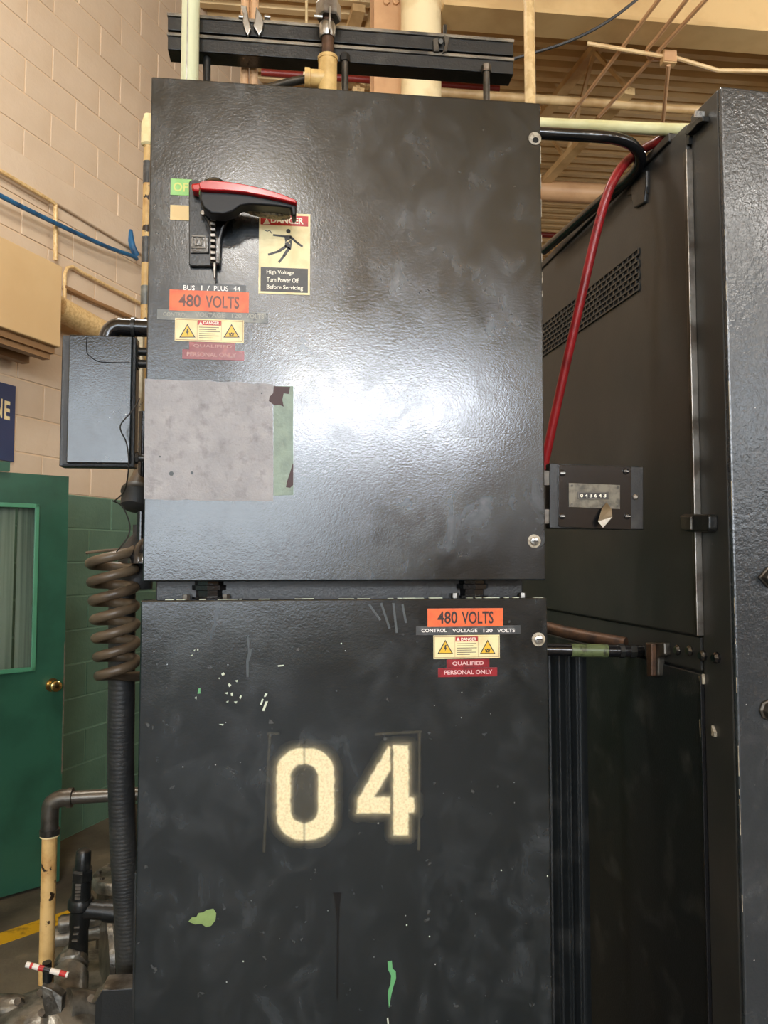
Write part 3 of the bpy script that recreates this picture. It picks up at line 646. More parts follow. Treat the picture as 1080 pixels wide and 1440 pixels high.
# the DANGER electrocution sticker
o, _ = sticker(up, (364, 300, 436, 414), 'cream', 'danger_sticker', 'tall cream DANGER sticker with a falling figure')
q = MB(); frect(q, 366.5, 303, 433.5, 317.5, .0008, .001); q.build('danger_band', 'label_red', o)
txt(o, 'DANGER', 381, 306, 427, 315, 'cream_white', .0013, .03)
fpoly(MB(), [(370, 315), (380, 315), (375, 307)], .001, .0013).build('danger_mark', 'cream_white', o)
q = MB(); frect(q, 366.5, 377, 433, 411, .0008, .001); q.build('text_panel', 'label_dark', o)
txt(o, 'High Voltage', 375, 380.5, 413, 387.5, 'cream_white', .0013, .015); txt(o, 'Turn Power Off', 375, 391, 420, 397.5, 'cream_white', .0013, .015); txt(o, 'Before Servicing', 375, 401.5, 426, 409, 'cream_white', .0013, .015)
q = MB(); disc(q, 405.5, 325, 3.1, .0008, .001)
fpoly(q, [(399.5, 331), (409, 331), (410.5, 341), (409, 352), (400.5, 347), (401, 339)], .0008, .001)
for a, b, w_ in (((401, 332.5), (384, 330.3), 2.6), ((408, 332), (417, 341), 3), ((416, 340), (425.5, 347), 2.8), ((403, 346), (391, 354), 4.0), ((392, 353.5), (377, 358), 3.0), ((407, 348), (399, 360), 4.2), ((400, 359), (392, 369), 3.2)):
    fstroke(q, a, b, w_, .0008, .001)
for a, b in (((372, 323.5), (376, 325.3)), ((376, 325.3), (379, 323.8)), ((379, 323.8), (382.5, 328.5))): fstroke(q, a, b, 1.1, .0008, .001)
q.build('figure', 'label_black', o)
q = MB(); fstroke(q, (401.5, 341), (409, 336.5), 1.0, .001, .0013); fstroke(q, (403, 337), (408, 343), .8, .001, .0013); q.build('spark', 'cream', o)

# --- rotary disconnect
def fz(px, py, e): return fc(px, py, e)
dh = MB(); pl = [(266.5, 254), (303, 254), (306, 257), (306, 371), (303, 374), (268, 374), (265.5, 371), (265.5, 257)]
# plate is the part, the rest are its pieces
plate = fpoly(dh, pl, 0, .008).build('disconnect_switch', 'black', up, bevel=.0015, label='black disconnect operator plate')
fpoly(MB(), [(268, 333), (294, 333), (294, 356), (268, 356)], .008, .0105).build('emblem', 'black_gloss', plate, bevel=.001)
q = MB()
for x0, y0, x1, y1 in ((271, 335.5, 291, 337.2), (271, 351.6, 291, 353.3), (271, 337.2, 272.7, 351.6), (289.3, 337.2, 291, 351.6)): frect(q, x0, y0, x1, y1, .0105, .0118)
frect(q, 275.5, 340, 277.3, 349.5, .0105, .0118); frect(q, 277, 348, 284, 349.6, .0105, .0118); frect(q, 277, 340, 284, 341.5, .0105, .0118); frect(q, 283.6, 341, 285.4, 348.6, .0105, .0118); q.build('emblem_lines', 'steel_dark', plate)
for (x, y, t_) in ((273.5, 259.5, 'OFF'), (272.5, 297.5, 'ON')): txt(plate, t_, x - 4, y - 3, x + 5, y + 3, 'label_black', .0085)
# funnel housing
fun = [(281, 297), (285, 303), (291, 311), (296, 322), (297, 333), (296, 345), (295, 372), (309, 372), (310, 345), (311, 333), (314, 322), (320, 311), (327, 302), (331, 296), (320, 290), (290, 290)]
fpoly(MB(), fun, .008, .018).build('funnel_housing', 'black_gloss', plate, bevel=.003)
q = MB()
for i in range(9):
    y = 306 + i * 8; frect(q, 298.5, y, 305.5, y + 4.6, .018, .026)
q.build('lock_ratchet', 'steel', plate, bevel=.0008)
fpoly(MB(), [(299.5, 368), (303.5, 368), (303, 384), (303, 391), (300.5, 391), (300, 384)], .010, .020).build('lock_tongue', 'steel', plate, bevel=.001)
for x, y in ((285.5, 300.5), (320, 301)):
    p = fc(x, y, .018); MB().loft([(0, .004), (.003, .004), (.004, .003)], p, p - Vector((0, 1, 0)), 12).build('rivet', 'steel', plate, smooth=True)
# hub and lever
hubp = fc(304, 283, .012)
MB().loft([(0, .024), (.012, .024), (.030, .022), (.042, .016), (.046, .006)], hubp, hubp - Vector((0, 1, 0)), 28).build('hub', 'black_gloss', plate, smooth=True)
E_0, E_1 = .040, .066
# lever: at stand-off e the same outline keeps its true size
def lev(pts, e0, e1): return MB().prism([fc(x, y, e1) for x, y in pts], (0, e1 - e0, 0))
top = [(279, 257), (286, 253.5), (297, 253), (320, 255), (345, 259), (372, 265), (395, 272), (415, 280), (417.5, 283)]
botr = [(417, 286), (400, 281.5), (372, 275.5), (345, 270.5), (320, 268), (296, 267), (281, 266)]
lev(top + botr, .034, .070).build('lever_grip', 'red', plate, bevel=.005, smooth=True, label='red lever grip')
under = [(281, 264), (296, 265), (320, 266), (345, 269), (372, 274), (400, 280), (417, 284), (416.5, 303), (411, 304), (409, 292), (390, 289.5), (372, 288), (350, 287), (338, 289), (328, 297), (315, 301), (297, 300), (286, 292), (281, 280)]
lev(under, .036, .062).build('lever_body', 'lever_black', plate, bevel=.011, smooth=True)
lev([(338, 290), (350, 288), (372, 289), (390, 290.5), (408, 293), (409, 302), (392, 303.5), (372, 301), (355, 297)], .018, .036).build('lever_web', 'lever_grit', plate, bevel=.003)
lev([(268, 258), (284, 256), (284, 270), (270, 268)], .010, .03).build('lever_heel', 'red', plate, bevel=.003)

# --- chips, scratches and drips on the lower door
def chip(pts, m, par=ldoor, lab=None, name='paint_chip'): fpoly(MB(), pts, 0, .0004).build(name, m, par, label=lab)
chip([(265, 1296), (270, 1290), (276, 1290), (279, 1284), (286, 1283), (290, 1280), (300, 1278), (304, 1284), (303, 1294), (297, 1302), (290, 1304), (283, 1299), (274, 1300)], 'chip_green', lab='pale green chip of old paint')
chip([(545, 1352), (551, 1351), (552, 1362), (556.5, 1366), (557, 1376), (553, 1388), (550.5, 1398), (547, 1418), (545.5, 1400), (546, 1393), (549, 1384), (550, 1372), (546, 1364)], 'chip_mint', lab='mint green drip-shaped chip')
chip([(544, 1432), (546, 1431), (547, 1440), (545, 1440)], 'chip_pale')
chip([(468, 1255), (481, 1255), (478.5, 1270), (477, 1296), (476, 1404), (473, 1404), (474, 1300), (471, 1270)], 'drip', lab='thin black paint drip', name='paint_drip')
def z7(x, y): return (180 + x / 4.5, 780 + y / 4.5)
for pts in ([(440, 880), (445, 848), (458, 845), (458, 878)],): chip([z7(*p) for p in pts], 'chip_mint')
for pts in ([(835, 950), (848, 912), (858, 915), (846, 950)], [(848, 988), (870, 930), (886, 928), (862, 990)], [(860, 900), (868, 878), (884, 880), (870, 900)], [(948, 700), (985, 697), (985, 705), (950, 709)],
            [(590, 755), (605, 745), (613, 757), (598, 768)], [(675, 797), (695, 792), (690, 808)], [(632, 820), (640, 813), (654, 826), (640, 838)], [(610, 875), (632, 870), (628, 884)], [(650, 875), (664, 872), (664, 895), (652, 893)],
            [(670, 930), (692, 928), (684, 942)], [(704, 905), (712, 888), (720, 895), (712, 914)], [(620, 932), (636, 924), (634, 936)], [(422, 905), (434, 898), (432, 916)], [(575, 1072), (605, 1072), (600, 1082)], [(415, 605), (424, 600), (422, 612)], [(436, 600), (446, 598), (444, 610)], [(395, 636), (410, 632), (406, 642)], [(570, 780), (582, 778), (578, 788)]):
    chip([z7(*p) for p in pts], 'chip_pale')
chip([z7(*p) for p in [(754, 515), (764, 512), (768, 560), (766, 590), (784, 600), (778, 640), (764, 680), (764, 775), (750, 775), (748, 670), (760, 620), (758, 570)]], 'smear', name='scratch')
for (x, y) in ((480, 905), (572, 1301), (604, 1317), (342, 1352), (770, 1232), (705, 1224)): disc(MB(), x, y, 1.1, 0, .0004, 6).build('paint_fleck', 'chip_pale', ldoor)
for (x0, y0, x1, y1) in ((519, 850, 535, 872), (536, 848, 548, 884), (553, 848, 558, 890), (566, 850, 571, 876)): fstroke(MB(), (x0, y0), (x1, y1), 3.0, 0, .0003).build('scratch', 'smear', ldoor)
# chipped light line along the top edge of the lower door
random.seed(11); q = MB(); x = 232.
while x < 762:
    L = random.uniform(3, 22); a = fc(x, 842); b = fc(min(x + L, 765), 842)
    if random.random() < .62: q.box(a.x, b.x, YF + .003, YF + .012, LT, LT + random.uniform(.0004, .0011))
    x += L + random.uniform(0, 8)
q.build('bare_edge', 'chip_pale', ldoor, label='light chips along the top edge')
for (px, y0, y1, xx) in ((763, 150, 300, X1), (763, 330, 420, X1)):
    random.seed(px + y0); q = MB(); y = y0
    while y < y1:
        L = random.uniform(4, 26); a = fc(763, y).z; b = fc(763, y + L).z
        if random.random() < .6: q.box(X1 - .0007, X1 + .0002, YF + .0004, YF + .002, b, a)
        y += L + random.uniform(2, 20)
    q.build('bare_edge', 'washer', udoor, kind='stuff')
# --- the stencilled 04: sprayed paint, soft at the edges
def z6(x, y): return (340 + x / 3.6, 1000 + y / 3.6)
def sd_rbox(x, y, x0, y0, x1, y1, r):
    cx_, cy_ = (x0 + x1) / 2, (y0 + y1) / 2; qx = abs(x - cx_) - (x1 - x0) / 2 + r; qy = abs(y - cy_) - (y1 - y0) / 2 + r
    return math.hypot(max(qx, 0), max(qy, 0)) + min(max(qx, qy), 0) - r
def sd_poly(x, y, P):
    d = 1e9; s_ = 1; n = len(P); j = n - 1
    for i in range(n):
        ex, ey = P[j][0] - P[i][0], P[j][1] - P[i][1]; wx, wy = x - P[i][0], y - P[i][1]
        t_ = max(0, min(1, (wx * ex + wy * ey) / (ex * ex + ey * ey))); bx, by = wx - ex * t_, wy - ey * t_; d = min(d, bx * bx + by * by)
        c1, c2_, c3_ = y >= P[i][1], y < P[j][1], ex * wy > ey * wx
        if (c1 and c2_ and c3_) or (not c1 and not c2_ and not c3_): s_ = -s_
        j = i
    return s_ * math.sqrt(d)
P4 = [(742, 178), (752, 182), (752, 300), (672, 434), (752, 434), (752, 518), (583, 518), (588, 440), (600, 425)]
def paint(x, y):
    z_ = max(sd_rbox(x, y, 176, 188, 468, 652, 125), -sd_rbox(x, y, 248, 268, 386, 566, 66))
    gap = max(0, 1 - abs(x - 316) / 9) * .55 if (y < 290 or y > 545) else 0
    f_ = min(sd_poly(x, y, P4), sd_rbox(x, y, 766, 172, 845, 630, 4), sd_rbox(x, y, 835, 436, 874, 516, 10))
    d = min(z_, f_); wob = noise.noise(Vector((x * .03, y * .03, 0))) * 4; d += wob
    a = 1. if d < -4 else max(0., min(1., (5 - d) / 9)) * .9
    h = .36 * math.exp(-max(d, 0) / 13.) if d > -4 else 0
    a = max(a, h) * (1 - gap)
    if 250 < x < 384 and 270 < y < 564: a = max(a, .05)
    # faint outline left by the stencil card
    for (ax, ay, bx, by, s_) in ((142, 112, 112, 710, .06), (900, 105, 896, 700, .08), (680, 118, 905, 104, .07), (135, 115, 185, 115, .06)):
        L = math.hypot(bx - ax, by - ay); t_ = max(0, min(1, ((x - ax) * (bx - ax) + (y - ay) * (by - ay)) / L / L))
        dd = math.hypot(x - ax - t_ * (bx - ax), y - ay - t_ * (by - ay)); a = max(a, s_ * math.exp(-(dd / 5) ** 2))
    haze = .045 * math.exp(-max(d, 0) / 45.); return max(a, haze - .012)
NX, NY = 230, 182; gx = [86 + (950 - 86) * i / NX for i in range(NX + 1)]; gy = [84 + (770 - 84) * j / NY for j in range(NY + 1)]
q = MB(); vals = []; vs_ = []
for yy in gy:
    for xx in gx:
        vs_.append(fc(*z6(xx, yy), .0004)); e_ = min(xx - 86, 950 - xx, yy - 84, 770 - yy) / 18; vals.append(paint(xx, yy) * max(0, min(1, e_)))
fs_ = []
for j in range(NY):
    for i in range(NX):
        k_ = j * (NX + 1) + i; c4 = (k_, k_ + 1, k_ + NX + 2, k_ + NX + 1)
        if max(vals[m_] for m_ in c4) > .012: fs_.append(c4)
used = sorted({i for f_ in fs_ for i in f_}); idx = {a: b for b, a in enumerate(used)}
q.add([vs_[i] for i in used], [tuple(idx[i] for i in f_) for f_ in fs_])
st = q.build('stencil_number', 'spray', lo, label='cream spray-stencilled number 04')
at = st.data.attributes.new('paint', 'FLOAT', 'POINT'); at.data.foreach_set('value', [vals[i] for i in used])

# ================================================================== ABOVE THE UPPER CABINET
YS = 1.335                                             # strut bars stand over the back half of the cabinet
def strut(lab, pyl, pyr, h):
    a = at_y(236, pyl, YS); b = at_y(722, pyr, YS); z = (a.z + b.z) / 2
    t = thing('strut_channel', lab, 'strut', ((a.x + b.x) / 2, YS, z - h), group='black strut bars over the cabinet')
    q = MB(); x0, x1 = a.x, b.x; th = .003; dpt = .036
    # C section lying on its side: web towards the camera, returned lips at the back
    q.box(x0, x1, YS, YS + th, z - h, z); q.build('web', 'black', t, bevel=.0012)
    MB().box(x0 - .002, x1 + .001, YS + .001, YS + dpt, z - th, z).build('top_flange', 'steel_dark', t, bevel=.001)
    MB().box(x0 - .001, x1 + .001, YS - .0035, YS + .001, z - .0068, z - .0004).build('front_lip', 'strut_lip', t, bevel=.0015)
    MB().box(x0, x1, YS + th, YS + dpt, z - h, z - h + th).build('bottom_flange', 'black', t)
    MB().box(x0, x1, YS + dpt - th, YS + dpt, z - .010, z - th).box(x0, x1, YS + dpt - th, YS + dpt, z - h + th, z - h + .010).build('lip', 'black', t)
    return z, z - h
zu1, zu0 = strut('upper black strut bar holding the pipe clamps', 18, 56, .0305)
zl1, zl0 = strut('lower black strut bar resting on the threaded studs', 46, 82, .0300)
# studs with hex nuts, standing on the cabinet roof
for i, px in enumerate((485, 684)):
    p = at_y(px, 110, YS - .008); 
    t = thing('threaded_stud', ['dark threaded stud beside the beige tee fitting', 'dark threaded stud at the end of the strut bars'][i], 'stud', (p.x, YS - .008, ZT - .006), group='studs carrying the strut bars')
    MB().cyl((p.x, YS - .008, ZT - .006), (p.x, YS - .008, zl0 + .006), .0062, 14).build('shank', 'steel_dark', t, smooth=True)
    MB().loft([(0, .0095), (.012, .0095), (.014, .008)], (p.x, YS - .008, zl0 - .006), (p.x, YS - .008, 9), 6).build('nut', 'black' if i == 0 else 'steel', t)
# pale conduit rising through the frame top
p = at_y(267, 100, 1.30)
t = thing('pale_conduit', 'pale greenish white conduit rising from the cabinet roof before the strut bars', 'conduit', (p.x, 1.30, ZT - .006))
MB().cyl((p.x, 1.30, ZT - .006), (p.x, 1.30, 3.0), .0150, 20).build('tube', 'pipe_greenwhite', t, smooth=True)
MB().box(p.x - .004, p.x - .002, 1.30 - .0158, 1.30 - .012, ZT, 2.98).build('seam', 'galv', t)
MB().cyl((p.x, 1.30, ZT - .006), (p.x, 1.30, ZT + .004), .020, 8).build('locknut', 'galv', t)
o = MB().cyl((p.x + .022, 1.352, ZT - .006), (p.x + .022, 1.352, zl0), .007, 10).build('black_post', 'black', smooth=True); tag(o, 'short black post behind the pale conduit carrying the strut bars', 'post')
# two thin beige conduits with clamps
for i, (px, lab) in enumerate(((344, 'thin beige conduit clamped behind the strut bars, next to the pale conduit'), (357, 'thin beige conduit clamped behind the strut bars, next to the hex nut'))):
    p = at_y(px, 90, YS + .05)
    t = thing('thin_conduit', lab, 'conduit', (p.x, YS + .05, ZT - .006), group='thin clamped conduits')
    MB().cyl((p.x, YS + .05, ZT - .006), (p.x, YS + .05, 2.9), .0078, 12).build('tube', 'steel_pink', t, smooth=True)
    s_ = -1 if i == 0 else 1
    a = at_y([343, 365][i], 22, YS - .006)
    def cp(x, y, e): return at_y(x, y, YS - e)
    pts = [(338, 6), (342, 18), (341, 30), (345, 44), (349, 50), (353, 40), (350, 26), (347, 8)] if i == 0 else [(360, 8), (358, 26), (356, 36), (361, 44), (364, 50), (369, 42), (371, 30), (368, 20), (363, 12)]
    MB().prism([cp(x, y, .010) for x, y in pts], (0, .008, 0)).build('clamp', 'galv', t, bevel=.002)
    MB().cyl(cp([336, 372][i], 24, .004), cp([342, 380][i], 25, .004), .004, 10).build('clamp_bolt', 'galv', t, smooth=True)
# clamp with no pipe, further along
p = at_y(621, 50, YS)
t = thing('pipe_clamp', 'empty black beam clamp biting the strut bars near the cream column', 'clamp', (p.x, YS, zl1))
def cp(x, y, e=.008): return at_y(x, y, YS - e)
MB().prism([cp(609, 55), (cp(616, 52)), cp(618, 72), cp(610, 72)], (0, .008, 0)).build('jaw', 'steel_dark', t, bevel=.001)
MB().prism([cp(624, 48), cp(632, 52), cp(629, 72), cp(622, 74), cp(626, 62)], (0, .008, 0)).build('jaw', 'steel_dark', t, bevel=.001)
MB().cyl(cp(620, 58, .012), cp(620, 58, -.002), .0045, 6).build('screw', 'galv', t)
MB().cyl(at_y(625, 56, YS + .02), at_y(626, 36, YS + .02), .0035, 8).build('screw', 'black', t)
# pipe with the big hex nut and the beige tee
YT = 1.300
p = at_y(461, 70, YT); X = p.x
def zz(py, y=YT): return at_y(461, py, y).z
t = thing('nut_and_tee_pipe', 'grey pipe stub with a big hex nut on top and a beige tee below', 'pipe', (X, YT, ZT - .006))
MB().cyl((X, YT, zz(92)), (X, YT, zz(24)), .0105, 16).build('pipe', 'rust', t, smooth=True)
MB().loft([(0, .0205), (.003, .0225), (zz(3) - zz(28) - .006, .0225), (zz(3) - zz(28), .0195), (zz(3) - zz(28) + .006, .012)], (X + .001, YT, zz(28)), (X + .001, YT, 9), 6, .4).build('hex_nut', 'steel', t)
MB().loft([(0, .013), (.004, .0145), (.022, .0145), (.026, .013)], (X - .001, YT, zz(54)), (X - .001, YT, 9), 16).build('clamp_band', 'galv', t, smooth=True)
MB().box(X + .001, X + .004, YT - .024, YT - .012, zz(54), zz(22)).build('clamp_strap', 'galv', t, bevel=.001)
MB().cyl((X - .024, YT - .010, zz(30)), (X - .010, YT - .010, zz(30)), .0035, 8).build('clamp_screw', 'galv', t, smooth=True)
te = MB().cyl((X, YT, ZT - .006), (X, YT, zz(82)), .0165, 18).loft([(0, .0155), (.030, .0150), (.031, .0170), (.040, .0170)], (X, YT, zz(112)), (X - 1, YT, zz(112)), 16); te.loft([(0, .0178), (.006, .0178)], (X, YT, zz(86)), (X, YT, 9), 18)
te.build('tee', 'brass_cast', t, smooth=True)
a = at_y(430, 112, YT); MB().tube([(X - .03, YT, zz(112)), (X - .06, YT + .01, zz(113)), (X - .12, YT + .03, zz(119)), (X - .2, YT + .05, zz(124))], .0075, 10, 4).build('cable', 'steel_dark', t, smooth=True)
# tan pipe at the right
p = at_y(745, 90, 1.385)
o = MB().cyl((p.x, 1.385, ZT - .006), (p.x, 1.385, 3.0), .0105, 16).build('tan_conduit', 'pipe_tan', smooth=True); tag(o, 'speckled tan conduit rising behind the cabinet corner past the strut ends', 'conduit')

# ================================================================== THE MACHINE TO THE RIGHT
d0_ = 1.15
MC = camd((1028 - 540) / FPX * d0_, d0_, 0); MROT = R(3.24); MH = at_d(1015, 100, d0_).z
mach = thing('machine_enclosure', 'tall dark machine enclosure with a perforated vent and side door', 'machine', MC, MROT)
MX = Vector((math.cos(MROT), math.sin(MROT), 0)); MY = Vector((-math.sin(MROT), math.cos(MROT), 0))
def sl(px, py, off=0.):                                # pixel -> (depth along side, height) on the side wall, off = proud towards the cabinet
    p = hit(px, py, MC - MX * off, MX) - MC; return p.dot(MY), p.z
LEN = 2.6
MB().box(.006, .9, .006, LEN, 0, MH - .004).build('body', 'machine_side', mach, local=True)
MB().box(.0, .9, -.004, .006, 0, MH).build('front_panel', 'machine_front', mach, local=True, bevel=.003)
t1 = sl(979, 500)[0]
MB().box(0, .02, .006, t1, 0, MH).build('corner_post', 'machine_side', mach, local=True, bevel=.002)
zt_ = sl(979, 205)[1]; zdb = sl(983, 893)[1]
dr = MB().box(-.006, .01, t1 + .004, LEN, zdb, MH - .012).build('side_door', 'machine_side', mach, local=True, bevel=.002)
MB().box(-.002, .01, t1 + .004, LEN, zdb - .055, zdb - .004).build('side_rail', 'machine_side', mach, local=True)
MB().box(-.004, .01, t1 + .004, LEN, .06, zdb - .06).build('side_panel', 'body_paint', mach, local=True, bevel=.002)  # darker paint puts the deep shade low on this side into the colour
MB().box(-.012, .0, t1 - .004, t1 - .001, zdb, zt_).build('seal_strip', 'steel', dr, local=True, bevel=.001)
MB().box(-.009, .0, t1 + .003, t1 + .010, zdb, zt_).build('seal_strip', 'steel_dark', dr, local=True, bevel=.001)
MB().box(-.007, .0, t1 - .0015, t1 + .002, .06, zdb - .06).build('seam_strip', 'black_gloss', mach, local=True, bevel=.001)
# top lip along the side
MB().box(-.010, .02, t1 + .05, LEN, MH - .016, MH).build('top_lip', 'black', mach, local=True, bevel=.002)
# bent tab at the door's top corner
def mpoly(q, pts, e0, e1): return q.prism([Vector((-e1, *(lambda r: (r[0], r[1]))(sl(x, y)))) for x, y in pts], (e1 - e0, 0, 0))
mpoly(MB(), [(972, 190), (975, 178), (984, 172), (991, 166), (998, 164), (998, 171), (990, 175), (984, 183), (976, 190)], 0, .012).build('bent_tab', 'black', mach, local=True, bevel=.001)
mpoly(MB(), [(991.5, 166), (993, 157), (994.5, 157), (993.5, 166)], .004, .02).build('tab_screw', 'screw', mach, local=True)
mpoly(MB(), [(969, 203), (971, 191), (974, 191), (973, 203)], 0, .006).build('door_catch', 'black', mach, local=True)
# latches
def latch(pts, e, name='latch', m='black', par=mach): return mpoly(MB(), pts, 0, e).build(name, m, par, local=True, bevel=.003)
l1 = latch([(971, 723), (1008, 723), (1010, 727), (1010, 744), (1007, 748), (978, 748), (972, 744)], .016)
mpoly(MB(), [(973, 725), (989, 726), (989, 746), (976, 746)], .016, .022).build('keeper', 'steel_dark', l1, local=True, bevel=.002)
l2 = latch([(894, 245), (917, 239), (917, 262), (914, 286), (899, 294), (896, 280)], .012)
mpoly(MB(), [(889, 266), (898, 262), (898, 272), (889, 275)], 0, .010).build('latch_ear', 'steel_dark', l2, local=True); mpoly(MB(), [(913, 265), (917, 264), (917, 272), (913, 274)], 0, .010).build('latch_ear', 'black', l2, local=True)
l3 = latch([(917, 903), (944, 903), (945, 921), (936, 925), (935, 950), (927, 953), (925, 926), (917, 922)], .014, 'tee_handle', 'steel_dark')
mpoly(MB(), [(926, 905), (934, 905), (934, 950), (927, 951)], .014, .024).build('handle_grip', 'rust', l3, local=True, bevel=.002)
for (x, y) in ((955, 914), (972, 915), (990, 922), (1009, 925)):
    t_, z_ = sl(x, y); MB().loft([(0, .009), (.004, .009), (.008, .006)], (0, t_, z_), (-1, t_, z_), 8).build('bolt', 'black_gloss', mach, local=True)
for pts in ([(986, 950), (991, 948), (992, 962), (988, 962)], [(987, 1012), (990, 1010), (991, 1036), (988, 1036)], [(1004, 1020), (1008, 1030), (1008, 1036), (1004, 1034)]):
    mpoly(MB(), pts, .0, .0046).build('paint_chip', 'washer', mach, local=True)
# perforated vent: dark opening with a lattice of bars
ta, za = sl(903, 350); _, zb2 = sl(903, 408)
vt = MB().box(-.0066, -.0055, ta, ta + .95, zb2, za).build('vent', 'dark', mach, local=True, label='long perforated vent')
q = MB(); nr = 7; hh = (za - zb2) / nr
for i in range(nr + 1): q.box(-.0092, -.0066, ta, ta + .95, zb2 + i * hh - .0016, zb2 + i * hh + .0016)
n_ = int(.95 / .020)
for j in range(nr):
    for i in range(n_):
        y_ = ta + i * .020 + (.010 if j % 2 else 0); q.box(-.0086, -.0066, y_ - .0022, y_ + .0022, zb2 + j * hh, zb2 + (j + 1) * hh)
q.build('vent_lattice', 'machine_side', vt, local=True, kind='stuff')
# square-headed bolts on the front
for (x, y) in ((1078, 812), (1080, 998)):
    p = hit(x, y, MC - MY * .004, MY) - MC; u_ = p.dot(MX)
    MB().loft([(0, .016), (.004, .016), (.005, .012), (.016, .012)], (u_, -.004, p.z), (u_, -1, p.z), 4 if y < 900 else 8, .78).build('bolt', 'steel_dark', mach, local=True, bevel=.001)
# worn light edge
random.seed(5); q = MB(); y = 180
while y < 1300:
    L = random.uniform(8, 50); a = at_d(1020, y, d0_).z; b = at_d(1020, y + L, d0_).z
    if random.random() < .7: q.box(-.0003, .0005, -.0042, -.0034, b, a)
    y += L + random.uniform(0, 30)
q.build('worn_edge', 'washer', mach, local=True, kind='stuff')

# --- pipes between cabinet and machine
o = thing('white_conduit', 'yellowed white conduit leaving the cabinet side over the machine roof', 'conduit', (X1, 1.345, 2.39))
pa = at_y(779, 176, 1.345); pb = at_y(945, 182, 1.43)
zw = MH + .0135
A = Vector((X1 + .010, 1.345, pa.z)); B = at_z(945, 182.5, zw)
MB().tube([A, B, B + (B - A) * .9 + Vector((0, 0, .006))], .0105, 14, 1).build('tube', 'pipe_white', o, smooth=True)
MB().cyl((X1 - .007, 1.345, pa.z), (X1 + .004, 1.345, pa.z), .017, 8).build('locknut', 'galv', o)
MB().loft([(0, .016), (.012, .016), (.013, .013), (.018, .013)], (X1 + .002, 1.345, pa.z), (9, 1.345, pa.z), 6).build('hex_fitting', 'galv', o)
o = thing('black_conduit', 'glossy black conduit bending from the cabinet side along the machine roof edge', 'conduit', (X1, 1.27, 2.36))
pa = at_y(770, 188, 1.27)
MB().tube([Vector((X1 - .006, 1.27, pa.z)), Vector((X1 + .05, 1.27, pa.z)), at_d(840, 192, 1.335), at_d(868, 195.5, 1.345), at_d(888, 203, 1.355), at_d(899, 216, 1.372), at_d(899, 231, 1.395), at_d(888, 247, 1.425), at_d(868, 264, 1.478), at_d(830, 296, 1.58), at_d(765, 352, 1.82)], .0105, 14, 5).build('tube', 'black_gloss', o, smooth=True)
MB().loft([(0, .016), (.006, .016), (.007, .013), (.014, .013)], (X1 - .007, 1.27, pa.z), (9, 1.27, pa.z), 8).build('locknut', 'black', o)
o = MB().tube([at_d(942, 186, 1.345), at_d(925, 199, 1.36), at_d(908, 208, 1.385), at_d(893, 218, 1.40), at_d(876, 233, 1.398), at_d(862, 255, 1.39), at_d(852, 280, 1.39), at_d(838, 330, 1.40), at_d(812, 442, 1.42), at_d(788, 548, 1.45), at_d(764, 660, 1.48)], .0085, 14, 5).build('red_pipe', 'red_pipe', smooth=True)
tag(o, 'worn red pipe hanging from the machine roof edge down behind the cabinet', 'pipe')
# rails under the meter
o = thing('rail_pipe', 'black rail pipe with a green band between cabinet and machine', 'rail', at_d(780, 914, 1.42))
A = at_d(740, 913, 1.40); B = at_d(905, 916, 1.405)
MB().tube([A, B], .0115, 12, 1).build('tube', 'black_gloss', o, smooth=True)
MB().tube([A.lerp(B, .38), A.lerp(B, .69)], .0122, 12, 1).build('band', 'band_green', o, smooth=True)
MB().tube([A.lerp(B, .79), A.lerp(B, .83)], .0135, 8, 1).build('collar', 'black', o); MB().tube([A.lerp(B, .88), A.lerp(B, .93)], .0135, 8, 1).build('collar', 'black', o)
o = MB().tube([at_d(740, 874, 1.62), at_d(800, 890, 1.52), at_d(880, 905, 1.44)], .012, 10, 3).build('brace_bar', 'rust', smooth=True); tag(o, 'dusty brown brace bar slanting above the rail pipe', 'bar')
# dark strip curtain down between the two
for i, px in enumerate((780, 796, 813)):
    a = at_d(px, 925, 1.5); q = MB(); n_ = 8
    pts = [(a.x - .014 + .028 * k / n_, a.y + .006 * math.sin(k * 1.1 + i)) for k in range(n_ + 1)]
    q.prism([Vector((x, y, .4)) for x, y in pts] + [Vector((x, y + .003, .4)) for x, y in reversed(pts)], (0, 0, a.z - .4 + .02))
    o = q.build('hanging_strip', 'body_paint', smooth=True)
    tag(o, 'dark limp rubber strip hanging below the rail pipe', 'strip', 'dark rubber strips hung below the rail')

# --- meter box on the cabinet side
YM = YF + .05
mt_ = thing('counter_box', 'black box with a six-digit counter bracketed to the cabinet side', 'counter', (at_y(838, 700, YM).x, YM, at_y(838, 745, YM).z))
def mp(px, py, e=0.): return at_y(px, py, YM - e)
def mrect(q, x0, y0, x1, y1, e0, e1):
    a = mp((x0 + x1) / 2, y0); b = mp((x0 + x1) / 2, y1); l = mp(x0, (y0 + y1) / 2); r = mp(x1, (y0 + y1) / 2); q.box(l.x, r.x, YM - e1, YM - e0, b.z, a.z); return q
def mpl(q, pts, e0, e1): return q.prism([mp(x, y, e1) for x, y in pts], (0, e1 - e0, 0))
mpl(MB(), [(773, 651), (905, 656), (905, 745), (773, 743)], -.022, 0).build('box', 'black', mt_, bevel=.0015)
mpl(MB(), [(785, 653), (888, 656.5), (888, 743.5), (887, 745), (787, 741), (785, 739)], 0, .0022).build('cover_plate', 'black_gloss', mt_, bevel=.0008)
zc_ = mp(770, 664).z
for y0, y1 in ((716, 736), (662, 682)):
    MB().box(X1 - .004, mp(774, 700).x, YM + .002, YM + .012, mp(770, y1).z, mp(770, y0).z).build('bracket', 'steel_dark', mt_)
